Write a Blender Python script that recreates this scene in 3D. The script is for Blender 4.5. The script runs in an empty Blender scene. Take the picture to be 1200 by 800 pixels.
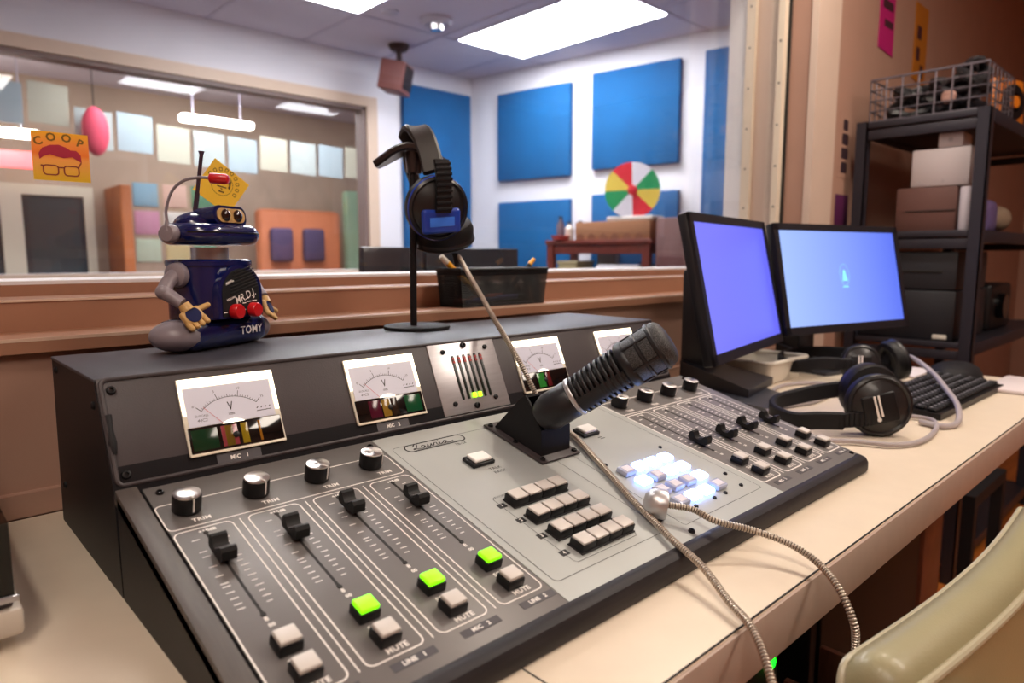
import bpy, bmesh, math, random
from mathutils import Vector, Matrix
random.seed(7)
PI = math.pi
S = bpy.context.scene
COL = S.collection

# ------------------------------------------------------------------ helpers
def lin(h):
    if isinstance(h, str):
        h = [int(h[i:i+2], 16)/255 for i in (0, 2, 4)]
    return tuple((c/12.92 if c <= .04045 else ((c+.055)/1.055)**2.4) for c in h) + (1,)

MATS = {}
def mat(name, hexc, rough=.5, metal=0, noise=0, nscale=40, bump=0, bscale=200, emit=None, es=0, spec=.5, coat=0, aniso=0, stretch=None, c2=None):
    m = bpy.data.materials.new(name); m.use_nodes = True; MATS[name] = m
    nt = m.node_tree; b = nt.nodes['Principled BSDF']
    col = lin(hexc)
    b.inputs['Base Color'].default_value = col
    b.inputs['Roughness'].default_value = rough
    b.inputs['Metallic'].default_value = metal
    b.inputs['Specular IOR Level'].default_value = spec
    b.inputs['Coat Weight'].default_value = coat
    b.inputs['Coat Roughness'].default_value = .08
    tc = nt.nodes.new('ShaderNodeTexCoord')
    src = tc.outputs['Object']
    if stretch:
        mp = nt.nodes.new('ShaderNodeMapping'); mp.inputs['Scale'].default_value = stretch
        nt.links.new(src, mp.inputs['Vector']); src = mp.outputs['Vector']
    if noise or c2:
        n = nt.nodes.new('ShaderNodeTexNoise'); n.inputs['Scale'].default_value = nscale; n.inputs['Detail'].default_value = 4
        nt.links.new(src, n.inputs['Vector'])
        mx = nt.nodes.new('ShaderNodeMix'); mx.data_type = 'RGBA'
        if c2:
            A, B = col, lin(c2)
        else:
            A = tuple(min(1, c*(1+noise)) for c in col[:3])+(1,); B = tuple(c*(1-noise) for c in col[:3])+(1,)
        mx.inputs[6].default_value = A; mx.inputs[7].default_value = B
        rp = nt.nodes.new('ShaderNodeMapRange'); rp.inputs[1].default_value = .3; rp.inputs[2].default_value = .7
        nt.links.new(n.outputs['Fac'], rp.inputs[0]); nt.links.new(rp.outputs[0], mx.inputs[0])
        nt.links.new(mx.outputs[2], b.inputs['Base Color'])
    if bump:
        n2 = nt.nodes.new('ShaderNodeTexNoise'); n2.inputs['Scale'].default_value = bscale; n2.inputs['Detail'].default_value = 3
        nt.links.new(src, n2.inputs['Vector'])
        bp = nt.nodes.new('ShaderNodeBump'); bp.inputs['Strength'].default_value = bump; bp.inputs['Distance'].default_value = .002
        nt.links.new(n2.outputs['Fac'], bp.inputs['Height']); nt.links.new(bp.outputs['Normal'], b.inputs['Normal'])
    if emit:
        b.inputs['Emission Color'].default_value = lin(emit); b.inputs['Emission Strength'].default_value = es
    return m

def thin_glass(name, tint='ffffff', base=.04, rough=0.0):
    m = bpy.data.materials.new(name); m.use_nodes = True; MATS[name] = m
    nt = m.node_tree; nt.nodes.clear()
    out = nt.nodes.new('ShaderNodeOutputMaterial'); mix = nt.nodes.new('ShaderNodeMixShader')
    tr = nt.nodes.new('ShaderNodeBsdfTransparent'); tr.inputs[0].default_value = lin(tint)
    gl = nt.nodes.new('ShaderNodeBsdfGlossy'); gl.inputs['Roughness'].default_value = rough
    fr = nt.nodes.new('ShaderNodeFresnel'); ge = nt.nodes.new('ShaderNodeNewGeometry')
    mr = nt.nodes.new('ShaderNodeMapRange'); mr.inputs[3].default_value = 1.45; mr.inputs[4].default_value = 1/1.45
    nt.links.new(ge.outputs['Backfacing'], mr.inputs[0]); nt.links.new(mr.outputs[0], fr.inputs[0])
    nt.links.new(fr.outputs[0], mix.inputs[0]); nt.links.new(tr.outputs[0], mix.inputs[1]); nt.links.new(gl.outputs[0], mix.inputs[2])
    nt.links.new(mix.outputs[0], out.inputs[0])
    return m

class MB:
    def __init__(s): s.v = []; s.f = []; s.mi = []
    def add(s, vs, fs, M=None, mi=0):
        o = len(s.v)
        for v in vs:
            v = Vector(v)
            if M is not None: v = M @ v
            s.v.append(v)
        for f in fs: s.f.append([i+o for i in f]); s.mi.append(mi)
        return s
    def box(s, lo, hi, M=None, mi=0):
        x0, y0, z0 = lo; x1, y1, z1 = hi
        return s.add([(x0,y0,z0),(x1,y0,z0),(x1,y1,z0),(x0,y1,z0),(x0,y0,z1),(x1,y0,z1),(x1,y1,z1),(x0,y1,z1)],
              [(0,3,2,1),(4,5,6,7),(0,1,5,4),(1,2,6,5),(2,3,7,6),(3,0,4,7)], M, mi)
    def bm(s, bm, M=None, mi=0):
        bm.verts.ensure_lookup_table(); bm.verts.index_update()
        s.add([v.co.copy() for v in bm.verts], [[v.index for v in f.verts] for f in bm.faces], M, mi); bm.free(); return s
    def rbox(s, lo, hi, r, M=None, mi=0, seg=2):
        b = bmesh.new(); bmesh.ops.create_cube(b, size=1)
        for v in b.verts: v.co = Vector([lo[i]+(v.co[i]+.5)*(hi[i]-lo[i]) for i in range(3)])
        bmesh.ops.bevel(b, geom=b.edges[:], offset=r, segments=seg, profile=.5, affect='EDGES', clamp_overlap=True)
        return s.bm(b, M, mi)
    def ico(s, c, r, M=None, mi=0, sub=3, sc=(1,1,1)):
        b = bmesh.new(); bmesh.ops.create_icosphere(b, subdivisions=sub, radius=1)
        for v in b.verts: v.co = Vector([c[i]+v.co[i]*r*sc[i] for i in range(3)])
        return s.bm(b, M, mi)
    def lathe(s, prof, n=24, M=None, mi=0, caps=True):
        vs = []; fs = []
        for (r, z) in prof:
            for k in range(n):
                a = 2*PI*k/n; vs.append((r*math.cos(a), r*math.sin(a), z))
        for i in range(len(prof)-1):
            for k in range(n):
                k2 = (k+1) % n; fs.append((i*n+k, i*n+k2, (i+1)*n+k2, (i+1)*n+k))
        if caps:
            fs.append(tuple(range(n))[::-1]); L = (len(prof)-1)*n; fs.append(tuple(range(L, L+n)))
        return s.add(vs, fs, M, mi)
    def cyl(s, p0, p1, r0, r1=None, n=20, M=None, mi=0):
        p0, p1 = Vector(p0), Vector(p1); d = p1-p0
        T = Matrix.Translation(p0) @ d.to_track_quat('Z', 'Y').to_matrix().to_4x4()
        return s.lathe([(r0, 0), (r1 if r1 is not None else r0, d.length)], n, T if M is None else M @ T, mi)
    def tube(s, pts, r, n=10, M=None, mi=0, closed=False, rad=None, seg_mi=None):
        pts = [Vector(p) for p in pts]; N = len(pts); vs = []; fs = []
        up = None
        for i, p in enumerate(pts):
            if closed: t = pts[(i+1) % N]-pts[i-1]
            else: t = pts[min(i+1, N-1)]-pts[max(i-1, 0)]
            t.normalize()
            if up is None:
                up = Vector((0,0,1)) if abs(t.z) < .9 else Vector((1,0,0))
            up = (up - t*up.dot(t)).normalized(); sd = t.cross(up)
            rr = rad(i) if rad else r
            for k in range(n):
                a = 2*PI*k/n; vs.append(p + (up*math.cos(a)+sd*math.sin(a))*rr)
        R = N if closed else N-1
        for i in range(R):
            j = (i+1) % N
            for k in range(n):
                k2 = (k+1) % n; fs.append((i*n+k, i*n+k2, j*n+k2, j*n+k))
        if not closed:
            fs.append(tuple(range(n))[::-1]); fs.append(tuple(range((N-1)*n, N*n)))
        s.add(vs, fs, M, mi)
        if seg_mi:
            base = len(s.mi)-len(fs)
            for i in range(R):
                for k in range(n): s.mi[base+i*n+k] = seg_mi(i)
        return s
    def prism(s, poly, z0, z1, M=None, mi=0):
        n = len(poly)
        vs = [(x, y, z0) for x, y in poly]+[(x, y, z1) for x, y in poly]
        fs = [tuple(range(n))[::-1], tuple(range(n, 2*n))]+[(i, (i+1) % n, n+(i+1) % n, n+i) for i in range(n)]
        return s.add(vs, fs, M, mi)
    def ribbon(s, pts, wdir, w, t, M=None, mi=0):
        """swept flat strap: section w (along wdir) by t"""
        pts = [Vector(p) for p in pts]; N = len(pts); vs = []; fs = []
        for i, p in enumerate(pts):
            tg = (pts[min(i+1, N-1)]-pts[max(i-1, 0)]).normalized()
            wd = Vector(wdir[i] if isinstance(wdir[0], (tuple, list, Vector)) else wdir)
            wd = (wd - tg*wd.dot(tg)).normalized(); nn = tg.cross(wd)
            ww = w[i] if isinstance(w, (list, tuple)) else w
            c = .25
            for a, b in ((-.5,-.5+c),(-.5+c*t/ww,-.5),(.5-c*t/ww,-.5),(.5,-.5+c),(.5,.5-c),(.5-c*t/ww,.5),(-.5+c*t/ww,.5),(-.5,.5-c)):
                vs.append(p+wd*a*ww+nn*b*t)
        n = 8
        for i in range(N-1):
            for k in range(n):
                k2 = (k+1) % n; fs.append((i*n+k, i*n+k2, (i+1)*n+k2, (i+1)*n+k))
        fs.append(tuple(range(n))[::-1]); fs.append(tuple(range((N-1)*n, N*n)))
        return s.add(vs, fs, M, mi)
    def line(s, pts, w, h=.0002, M=None, mi=0, closed=False):
        """printed line: a thin raised strip lying on the local XY plane"""
        P = [Vector((p[0], p[1])) for p in pts]; N = len(P); L = []; R = []
        for i in range(N):
            if closed: a, b, c = P[i-1], P[i], P[(i+1) % N]
            else: a, b, c = P[max(i-1, 0)], P[i], P[min(i+1, N-1)]
            d1 = (b-a).normalized() if (b-a).length > 1e-9 else (c-b).normalized()
            d2 = (c-b).normalized() if (c-b).length > 1e-9 else d1
            t = (d1+d2)
            t = t.normalized() if t.length > 1e-6 else d1
            nn = Vector((-t.y, t.x)); k = 1/max(.4, nn.dot(Vector((-d1.y, d1.x))))
            L.append(b+nn*w/2*k); R.append(b-nn*w/2*k)
        vs = [(p.x, p.y, h) for p in L]+[(p.x, p.y, h) for p in R]
        fs = []
        for i in range(N if closed else N-1):
            j = (i+1) % N; fs.append((i, N+i, N+j, j))
        return s.add(vs, fs, M, mi)
    def text(s, body, size, M, mi=0, h=.0002, align='CENTER', sx=1, bold=0, shear=0):
        c = bpy.data.curves.new('t', 'FONT'); c.body = body; c.size = size; c.align_x = align; c.align_y = 'CENTER'
        c.resolution_u = 2; c.offset = bold; c.shear = shear; c.space_character = 1.05
        o = bpy.data.objects.new('t', c); COL.objects.link(o)
        dg = bpy.context.evaluated_depsgraph_get(); me = bpy.data.meshes.new_from_object(o.evaluated_get(dg))
        s.add([(v.co.x*sx, v.co.y, h) for v in me.vertices], [tuple(p.vertices) for p in me.polygons], M, mi)
        bpy.data.objects.remove(o); bpy.data.curves.remove(c); bpy.data.meshes.remove(me)
        return s
    def build(s, name, mats, parent=None, label=None, world=True, smooth=True, ang=35, kind=None):
        me = bpy.data.meshes.new(name)
        vs = s.v
        if parent is not None and world:
            inv = world_of(parent).inverted(); vs = [inv @ v for v in vs]
        me.from_pydata([tuple(v) for v in vs], [], s.f)
        for m in (mats if isinstance(mats, (list, tuple)) else [mats]): me.materials.append(m)
        me.polygons.foreach_set('material_index', s.mi)
        b = bmesh.new(); b.from_mesh(me); bmesh.ops.recalc_face_normals(b, faces=b.faces[:]) if len(s.f) < 60000 else None
        b.to_mesh(me); b.free()
        if smooth:
            me.polygons.foreach_set('use_smooth', [True]*len(me.polygons)); me.set_sharp_from_angle(angle=math.radians(ang))
        me.update()
        o = bpy.data.objects.new(name, me); COL.objects.link(o)
        if parent is not None: o.parent = parent
        if label: o['label'] = label
        if kind: o['kind'] = kind
        return o

def world_of(o):
    M = Matrix.Translation(o.location) @ o.rotation_euler.to_matrix().to_4x4()
    return M if o.parent is None else world_of(o.parent) @ M

def tag(o, label, cat, group=None, kind=None):
    o['label'] = label; o['category'] = cat
    if group: o['group'] = group
    if kind: o['kind'] = kind
    return o
def thing(name, label, cat, loc=(0,0,0), rz=0, group=None):
    o = bpy.data.objects.new(name, None); COL.objects.link(o); o.empty_display_size = .02
    o.location = loc; o.rotation_euler = (0, 0, rz)
    return tag(o, label, cat, group)
def struct(mb, name, mats, label=None, **k):
    o = mb.build(name, mats, **k); o['kind'] = 'structure'
    if label: o['label'] = label
    return o
def rrect(x0, y0, x1, y1, r, n=5):
    P = []
    for cx, cy, a0 in ((x1-r, y1-r, 0), (x0+r, y1-r, 90), (x0+r, y0+r, 180), (x1-r, y0+r, 270)):
        for k in range(n+1):
            a = math.radians(a0+90*k/n); P.append((cx+r*math.cos(a), cy+r*math.sin(a)))
    return P
def frame_from(o, x, y, z):
    M = Matrix.Identity(4)
    for i, a in enumerate((x, y, z)):
        a = Vector(a)
        for j in range(3): M[j][i] = a[j]
    for j in range(3): M[j][3] = o[j]
    return M
def axis_frame(o, n, upish=(0,0,1)):
    """frame whose Z is n and whose Y is as near upish as possible"""
    n = Vector(n).normalized(); u = Vector(upish); y = (u-n*u.dot(n)).normalized(); x = y.cross(n)
    return frame_from(o, x, y, n)
def smooth_path(pts, n=12):
    P = [Vector(p) for p in pts]; out = []
    for i in range(len(P)-1):
        p0 = P[max(i-1, 0)]; p1 = P[i]; p2 = P[i+1]; p3 = P[min(i+2, len(P)-1)]
        for k in range(n):
            t = k/n
            out.append(.5*((2*p1)+(p2-p0)*t+(2*p0-5*p1+4*p2-p3)*t*t+(3*p1-p0-3*p2+p3)*t**3))
    out.append(P[-1]); return out
def resample(pts, step):
    out = [pts[0]]; acc = 0
    for a, b in zip(pts, pts[1:]):
        d = (b-a).length; 
        while acc+d >= step:
            t = (step-acc)/d; a = a+(b-a)*t; out.append(a.copy()); d = (b-a).length; acc = 0
        acc += d
    return out

# ------------------------------------------------------------------ materials
m_desk = mat('desk_laminate', 'dccdb9', .38, noise=.02, nscale=30, bump=.02)
m_edge = mat('desk_edge', 'b09a8c', .45, noise=.05)
m_dark = mat('dark_line', '15110f', .7)
m_wall = mat('wall_tan', 'a68170', .7, noise=.03, nscale=8, bump=.08, bscale=90)
m_sill = mat('sill_paint', '9c6f57', .45, noise=.05, nscale=12)
m_white = mat('white_paint', 'e6e3e6', .6, noise=.02, nscale=5)
m_jamb = mat('jamb_paint', 'c9b3a4', .5, noise=.03, nscale=6)
m_jamb2 = mat('jamb_stop', 'dccdb9', .5, noise=.03, nscale=6)
m_ceil = mat('ceiling_tile', 'd6d0da', .85, noise=.05, nscale=60, bump=.1)
m_grid = mat('ceiling_grid', 'c0bac8', .5)
m_floor = mat('floor_wood', 'c87430', .4, c2='9a5420', nscale=3, stretch=(1, 12, 1))
m_floor2 = mat('floor_carpet', '5a5a62', .95, noise=.2, nscale=200)
m_blue = mat('acoustic_fabric', '005a92', .9, noise=.08, nscale=6, bump=.3, bscale=600)
m_light = mat('lamp_diffuser', 'ffffff', .5, emit='f4f8ff', es=9)
m_light2 = mat('lamp_tube', 'ffffff', .5, emit='fffaf0', es=12)
m_satin = mat('satin_chrome', 'd4d2d4', .38, metal=.85)
m_alu = mat('brushed_aluminium', 'bcbabd', .35, metal=.7, noise=.06, nscale=30, stretch=(1, 30, 1))
m_chrome = mat('chrome', 'd8d6d4', .24, metal=1)
m_steel = mat('cable_steel', 'c4b8aa', .34, metal=.75)
m_groove_shade = mat('cable_groove_shade', '4a423c', .5, metal=.4)  # groove faces coloured darker to deepen the shade between ribs
m_black = mat('black_plastic', '111013', .42, bump=.03, bscale=900, spec=.35)
m_blackm = mat('black_matte', '131216', .65, spec=.3, bump=.08, bscale=900)
m_rubber = mat('black_rubber', '0d0d0f', .5, spec=.35)
m_bridge = mat('bridge_powder_coat', '3d3639', .5, noise=.04, nscale=60, bump=.12, bscale=700)
m_bridge_side = mat('bridge_side_black', '100e13', .5, spec=.3, bump=.1, bscale=700)
m_lid = mat('bridge_lid', '3e3e47', .45, bump=.1, bscale=700)
m_panel = mat('panel_dark_grey', '6d6968', .42, metal=.15, noise=.03, nscale=50, bump=.03, bscale=900)
m_panel2 = mat('panel_light_grey', 'aeb1af', .4, metal=.15, noise=.025, nscale=12, bump=.02, bscale=900)
m_cheek = mat('cheek_stained_wood', '4b4543', .5, c2='57504c', nscale=18, stretch=(12, 1, 4))
m_pad = mat('wrist_pad_stained', '1e1b1e', .5, spec=.25, c2='2d282a', nscale=14, stretch=(1, 14, 10), bump=.08, bscale=60)
m_print = mat('white_print', 'efe9e4', .6)
m_bprint = mat('black_print', '1c1b1d', .6)
m_tape = mat('label_tape', '4a474c', .4)
m_btn = mat('button_cap_white', 'cfc8c2', .4, noise=.02)
m_green = mat('button_cap_green_lit', '8af000', .4, emit='7cf808', es=1.1)
m_lit = mat('lit_key', 'ffffff', .3, emit='7aa6ff', es=5.5)
m_clear = mat('clear_key', 'b9c0dc', .12, spec=.7, coat=.6)
m_dial = mat('dial_face', 'cfcfdc', .4, emit='d8d8f0', es=.06)
m_lamp = mat('meter_lamp', 'fff6e0', .4, emit='fff0d0', es=3.2)
m_mglass = mat('meter_dark_window', '0c0b0c', .08, spec=.7)
m_red = mat('red_plastic', 'c8141c', .3, coat=.3)
m_redled = mat('led_red_dim', '8c1410', .4, emit='a01008', es=.15)
m_offled = mat('led_dark', '1a2420', .3)
m_onled = mat('led_green_lit', 'b8ff20', .4, emit='a8ff18', es=3)
m_navy = mat('navy_gloss_plastic', '0a1550', .2, coat=.6, noise=.03)
m_rgrey = mat('robot_grey', '8a8088', .38, noise=.03)
m_tan = mat('robot_tan', 'c79f63', .42)
m_cord = mat('grey_cord', 'a39a9c', .4)
m_mon = mat('monitor_plastic', '1b1a20', .4, bump=.04, bscale=900)
m_rack = mat('rack_steel', '2c2a33', .45, metal=.3)
m_whitep = mat('white_plastic', 'd6cfc4', .4)
m_vinyl = mat('olive_vinyl', '98906e', .42, noise=.05, nscale=12, bump=.12, bscale=500, coat=.15)
m_vinyl2 = mat('olive_vinyl_piping', 'b0a88e', .35)
m_wood = mat('table_wood', '7c3222', .4, c2='5e2318', nscale=6, stretch=(1, 8, 8))
m_wood2 = mat('brown_board', '6b4336', .5, c2='573328', nscale=10, stretch=(2, 14, 2))
m_spk = mat('speaker_brown', '7a4640', .6)
m_card = mat('cardboard', '9a6a48', .8, noise=.05)
m_gun = mat('mic_body_charcoal', '26262a', .38, metal=.35, bump=.04, bscale=1200)
m_grille = mat('mic_grille_mesh', '161618', .45, metal=.6)
m_glass = thin_glass('window_glass')
m_smoke = thin_glass('smoked_cover', '4a5354')
m_gold = mat('yellow_print', 'f0c030', .6)

# ------------------------------------------------------------------ camera
cam = bpy.data.cameras.new('camera'); co = bpy.data.objects.new('camera', cam); COL.objects.link(co)
rt = Vector((.7288, -.6848, 0)).normalized(); fw = Vector((.6792, .7230, -.1240)).normalized(); up = rt.cross(fw).normalized()
co.matrix_world = frame_from((0, 0, .3), rt, up, -fw)
cam.lens = 24; cam.sensor_width = 36; cam.clip_start = .02
cam.dof.use_dof = True; cam.dof.focus_distance = .76; cam.dof.aperture_fstop = 5.0
S.camera = co

# ------------------------------------------------------------------ the setting: control room
FZ, CZ = -.74, 1.70
YW = .95                                   # room face of the window wall
struct(MB().box((-1.6, -2.6, FZ-.05), (5.2, YW+.12, FZ)), 'floor', m_floor)
struct(MB().box((-1.6, -2.6, CZ), (5.2, YW+.1, CZ+.05)), 'ceiling', m_ceil)
struct(MB().box((-1.7, -2.6, FZ), (-1.6, YW+.3, CZ)), 'wall_left', m_wall)
struct(MB().box((5.2, -2.6, FZ), (5.3, YW+.3, CZ)), 'wall_right', m_wall)
struct(MB().box((-1.7, -2.7, FZ), (5.3, -2.6, CZ)), 'wall_front', m_wall)
JX = 2.13                                  # right jamb of the control-room window
OT = 1.32                                  # top of its opening
w = MB()
w.box((-1.6, YW, FZ), (JX, 1.21, .195)); w.box((JX, YW, FZ), (5.2, 1.21, CZ)); w.box((-1.6, YW, OT), (JX, 1.21, CZ))
struct(w, 'wall_back', m_wall)
struct(MB().box((-1.6, YW-.012, 0.0003), (JX+.2, YW, .028)), 'baseboard_back', m_wall)
# sill: stepped ledges
prof = [(YW-.012, .190), (YW-.012, .207), (1.024, .207), (1.024, .2465), (1.118, .2465), (1.118, .2615), (1.27, .2615), (1.27, .19)]
sl = MB().prism(prof, -1.6, JX-.001, M=Matrix(((0,0,1,0),(1,0,0,0),(0,1,0,0),(0,0,0,1))))
win = struct(sl, 'window_1', m_sill, ang=20)
b = MB().box((-1.6, 1.126, .2617), (JX-.02, 1.27, .2665)); b.build('white_sill_board', m_white, win)
b = MB().box((-1.6, YW-.0122, .2035), (JX-.001, YW-.0105, .2073)); b.build('ledge_highlight', mat('nosing_highlight', 'cfb29c', .35), win)  # pale strip paints the light caught by the ledge's front edge
b = MB().box((-1.6, 1.0225, .244), (JX-.001, 1.026, .2468)); b.build('ledge_highlight', MATS['nosing_highlight'], win)  # same painted highlight along the upper ledge edge
# jamb reveal on the right: stops, strips and screws
j = MB(); j.box((JX-.012, 1.045, .207), (JX, 1.118, OT)); j.build('jamb_board', m_jamb, win)
j = MB(); j.box((JX-.03, 1.022, .2465), (JX, 1.042, OT)); j.build('glass_stop', m_jamb2, win)
j = MB(); j.box((JX-.03, 1.118, .2615), (JX, 1.148, OT)); j.build('glass_stop', m_jamb2, win)
j = MB(); j.box((JX-.022, 1.150, .2615), (JX, 1.21, OT)); j.build('white_jamb_board', m_white, win)
j = MB()
for k in range(8):
    z = .33+.125*k
    j.cyl((JX-.032, 1.032, z), (JX-.029, 1.032, z), .003, n=10); j.cyl((JX-.032, 1.133, z), (JX-.029, 1.133, z), .003, n=10)
j.build('stop_screws', m_dark, win)
j = MB(); j.box((JX-.006, 1.013, .2465), (JX, 1.021, OT)); j.box((JX-.006, 1.043, .2465), (JX, 1.0455, OT)); j.box((JX-.006, 1.1485, .2615), (JX, 1.1505, OT)); j.build('shadow_gap', m_dark, win)
g = MB().box((-1.6, 1.0425, .2465), (JX-.001, 1.0445, OT)); g.build('glass_pane', m_glass, win)
g = MB().box((-1.6, 1.148, .262), (JX-.001, 1.1495, OT)); g.build('glass_pane', m_glass, win)
struct(MB().box((JX-.005, YW-.022, FZ), (JX+.02, YW, OT+.1)).box((JX+.022, YW-.018, FZ), (JX+.165, YW, OT+.1)), 'trim_1', m_jamb)
struct(MB().box((-1.6, YW-.02, OT), (JX-.006, YW, OT+.1)), 'trim_2', m_jamb)
# control-room ceiling lamps (real troffers, above and behind the camera)
def troffer(x0, y0, x1, y1, label, es, colr, zz=CZ, grp='ceiling light panels'):
    t = thing('ceiling_light', label, 'ceiling light', ((x0+x1)/2, (y0+y1)/2, zz), 0, grp)
    MB().rbox((x0, y0, zz-.012), (x1, y1, zz+.02), .02, seg=3).build('light_diffuser', mat('diffuser_%d' % len(MATS), 'ffffff', .5, emit=colr, es=es), t)
    fr = MB()
    for a in ((x0-.02, y0-.02, x1+.02, y0), (x0-.02, y1, x1+.02, y1+.02), (x0-.02, y0, x0, y1), (x1, y0, x1+.02, y1)):
        fr.box((a[0], a[1], zz-.006), (a[2], a[3], zz-.0005))
    fr.build('light_frame', m_grid, t)
    return t

# ------------------------------------------------------------------ the studio beyond the window
YF = 4.35
A = Vector((3.642, 4.322, 0)); D = Vector((.165, -.986, 0)).normalized(); NN = Vector((.986, .165, 0)).normalized()
def rw(s_, off, z):                        # point by the studio's right wall: s along it, off in front of it
    p = A+D*s_-NN*off; return Vector((p.x, p.y, z))
RM = frame_from((A.x, A.y, 0), D, (0, 0, 1), -NN)     # local x along wall, y up, z out of it
struct(MB().box((-1.6, 1.21, FZ-.05), (5.2, 7.2, FZ)), 'floor_studio', m_floor2)
cs = MB().box((-1.6, 1.21, CZ), (5.2, 7.2, CZ+.05))
struct(cs, 'ceiling_studio', m_ceil)
tr = MB()
for k in range(-3, 9):
    x = .375+.61*k; tr.box((x-.012, 1.22, CZ-.004), (x+.012, 4.35, CZ))
for y in (1.2, 2.42, 3.655):
    tr.box((-1.6, y-.012, CZ-.005), (4.2, y+.012, CZ-.001))
struct(tr, 'trim_ceiling_grid', m_grid)
struct(MB().prism([(-.1, FZ), (3.4, FZ), (3.4, CZ), (-.1, CZ)], -.1, 0, M=RM), 'wall_studio_right', m_white)
WX0, WX1, WZ0, WZ1 = -.8, 2.665, .205, 1.345
w = MB(); w.box((-1.6, YF, FZ), (4.0, YF+.12, WZ0)); w.box((-1.6, YF, WZ1), (4.0, YF+.12, CZ)); w.box((-1.6, YF, WZ0), (WX0, YF+.12, WZ1)); w.box((WX1, YF, WZ0), (4.0, YF+.12, WZ1))
struct(w, 'wall_studio_back', m_white)
struct(MB().box((-1.7, 1.21, FZ), (-1.6, 7.2, CZ)), 'wall_studio_left', m_white)
m_case = mat('casing_beige', 'd9bfa6', .5, noise=.03)
c = MB(); c.box((WX0-.08, YF-.02, WZ1), (WX1+.085, YF, WZ1+.07)); c.box((WX1, YF-.02, WZ0-.06), (WX1+.085, YF, WZ1)); c.box((WX0-.08, YF-.03, WZ0-.06), (WX1+.085, YF, WZ0))
w2 = struct(c, 'window_2', m_case)
c = MB(); c.box((WX1-.025, YF-.005, WZ0), (WX1, YF+.1, WZ1)); c.box((WX0, YF-.005, WZ1-.025), (WX1, YF+.1, WZ1)); c.build('dark_stop', mat('stop_brown', '7d6a63', .5), w2)
MB().box((WX0, YF+.05, WZ0), (WX1-.025, YF+.056, WZ1-.025)).build('glass_pane', m_glass, w2)
troffer(2.93, 2.42, 3.52, 3.63, 'long bright ceiling light panel nearest the blue acoustic panels', 16.5, 'f6f8ff')
troffer(1.61, 2.42, 2.196, 3.634, 'bright ceiling light panel cut off by the photo top edge', 16.5, 'f6f8ff')
troffer(.40, 1.50, .96, 2.10, 'unseen square ceiling light added past the window to cast console shadows', 17, 'fbf6f0')  # unseen lamp added to throw the console's shadows forward
# acoustic panels
GP = 'blue acoustic panels on the studio walls'
def ap(s0, s1, z0, z1, label):
    t = MB().rbox((s0, z0, .002), (s1, z1, .045), .006, M=RM).build('acoustic_panel', m_blue)
    tag(t, label, 'acoustic panel', GP)
ap(.275, .937, .880, 1.53, 'square blue acoustic panel, upper one nearest the room corner')
ap(1.118, 1.765, .905, 1.557, 'square blue acoustic panel straight above the colourful prize wheel')
ap(1.93, 2.58, .24, 1.57, 'tall narrow blue acoustic panel beside the white window jamb')
ap(.28, .939, .10, .714, 'square blue acoustic panel, lower one above the black mesh tray')
ap(1.125, 1.775, .10, .73, 'square blue acoustic panel behind the prize wheel')
t = MB().rbox((2.96, YF-.045, .2), (3.6, YF-.001, 1.555), .006).build('acoustic_panel', m_blue)
tag(t, 'tall blue acoustic panel behind the hanging headphones', 'acoustic panel', GP)
# ceiling speaker
t = thing('speaker', 'small brown box speaker hung from the studio ceiling', 'speaker', (2.72, 4.0, CZ))
SPM = Matrix.Translation((2.72, 4.02, 1.49)) @ Matrix.Rotation(math.radians(38), 4, 'Z') @ Matrix.Rotation(math.radians(12), 4, 'X')
MB().rbox((-.10, -.07, -.095), (.10, .10, .095), .008, M=SPM).build('cabinet', m_spk, t)
MB().rbox((-.082, -.076, -.07), (.082, -.069, .08), .006, M=SPM).build('grille', m_blackm, t)
MB().cyl((2.72, 4.0, 1.58), (2.72, 4.0, CZ), .018).lathe([(.055, 0), (.07, .03), (.07, .035)], 20, M=Matrix.Translation((2.72, 4.0, CZ-.035))).build('ceiling_mount', m_blackm, t)
# ceiling detector and sprinkler
t = thing('smoke_detector', 'round white detector on the studio ceiling', 'smoke detector', (2.597, 3.42, CZ))
MB().lathe([(.10, 0), (.10, -.015), (.075, -.035), (.07, -.035)], 28, M=Matrix.Translation((2.597, 3.42, CZ))).build('housing', mat('detector_white', 'b9b3bd', .4), t)
MB().lathe([(.045, -.034), (.04, -.065), (.02, -.07)], 20, M=Matrix.Translation((2.597, 3.42, CZ))).build('sensor_cap', m_chrome, t)
t = MB().lathe([(.05, 0), (.05, -.01), (.03, -.018)], 20, M=Matrix.Translation((2.32, 3.50, CZ))).build('ceiling_disc', MATS['detector_white'])
tag(t, 'small flat white disc on the ceiling between speaker and light', 'ceiling disc')
# side table with things on it (along the right wall)
TZ = .405
def legs(): pass
t = thing('side_table', 'dark red wooden side table under the prize wheel', 'table', tuple(rw(1.42, .30, FZ)))
MB().rbox((1.02, TZ-.03, .12), (1.80, TZ, .47), .006, M=RM).build('tabletop', m_wood, t)
MB().box((1.05, TZ-.09, .14), (1.77, TZ-.03, .45), M=RM).build('apron', m_wood, t)
for s_ in (1.03, 1.735):
    for o_ in (.13, .42):
        MB().box((s_, FZ, o_), (s_+.05, TZ-.03, o_+.04), M=RM).build('leg', m_wood, t)
MB().box((1.05, -.35, .14), (1.77, -.32, .45), M=RM).build('lower_shelf', m_wood, t)
t = thing('cardboard_box', 'long low brown box under the prize wheel', 'box', tuple(rw(1.5, .3, TZ)))
MB().rbox((1.24, TZ+.001, .2), (1.775, TZ+.115, .44), .004, M=RM).build('carton', m_card, t)
sc = MB()
for k in range(6): sc.cyl(tuple(RM @ Vector((1.28+.085*k, TZ+.012, .4405))), tuple(RM @ Vector((1.28+.085*k, TZ+.012, .4425))), .028, n=16)
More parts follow.
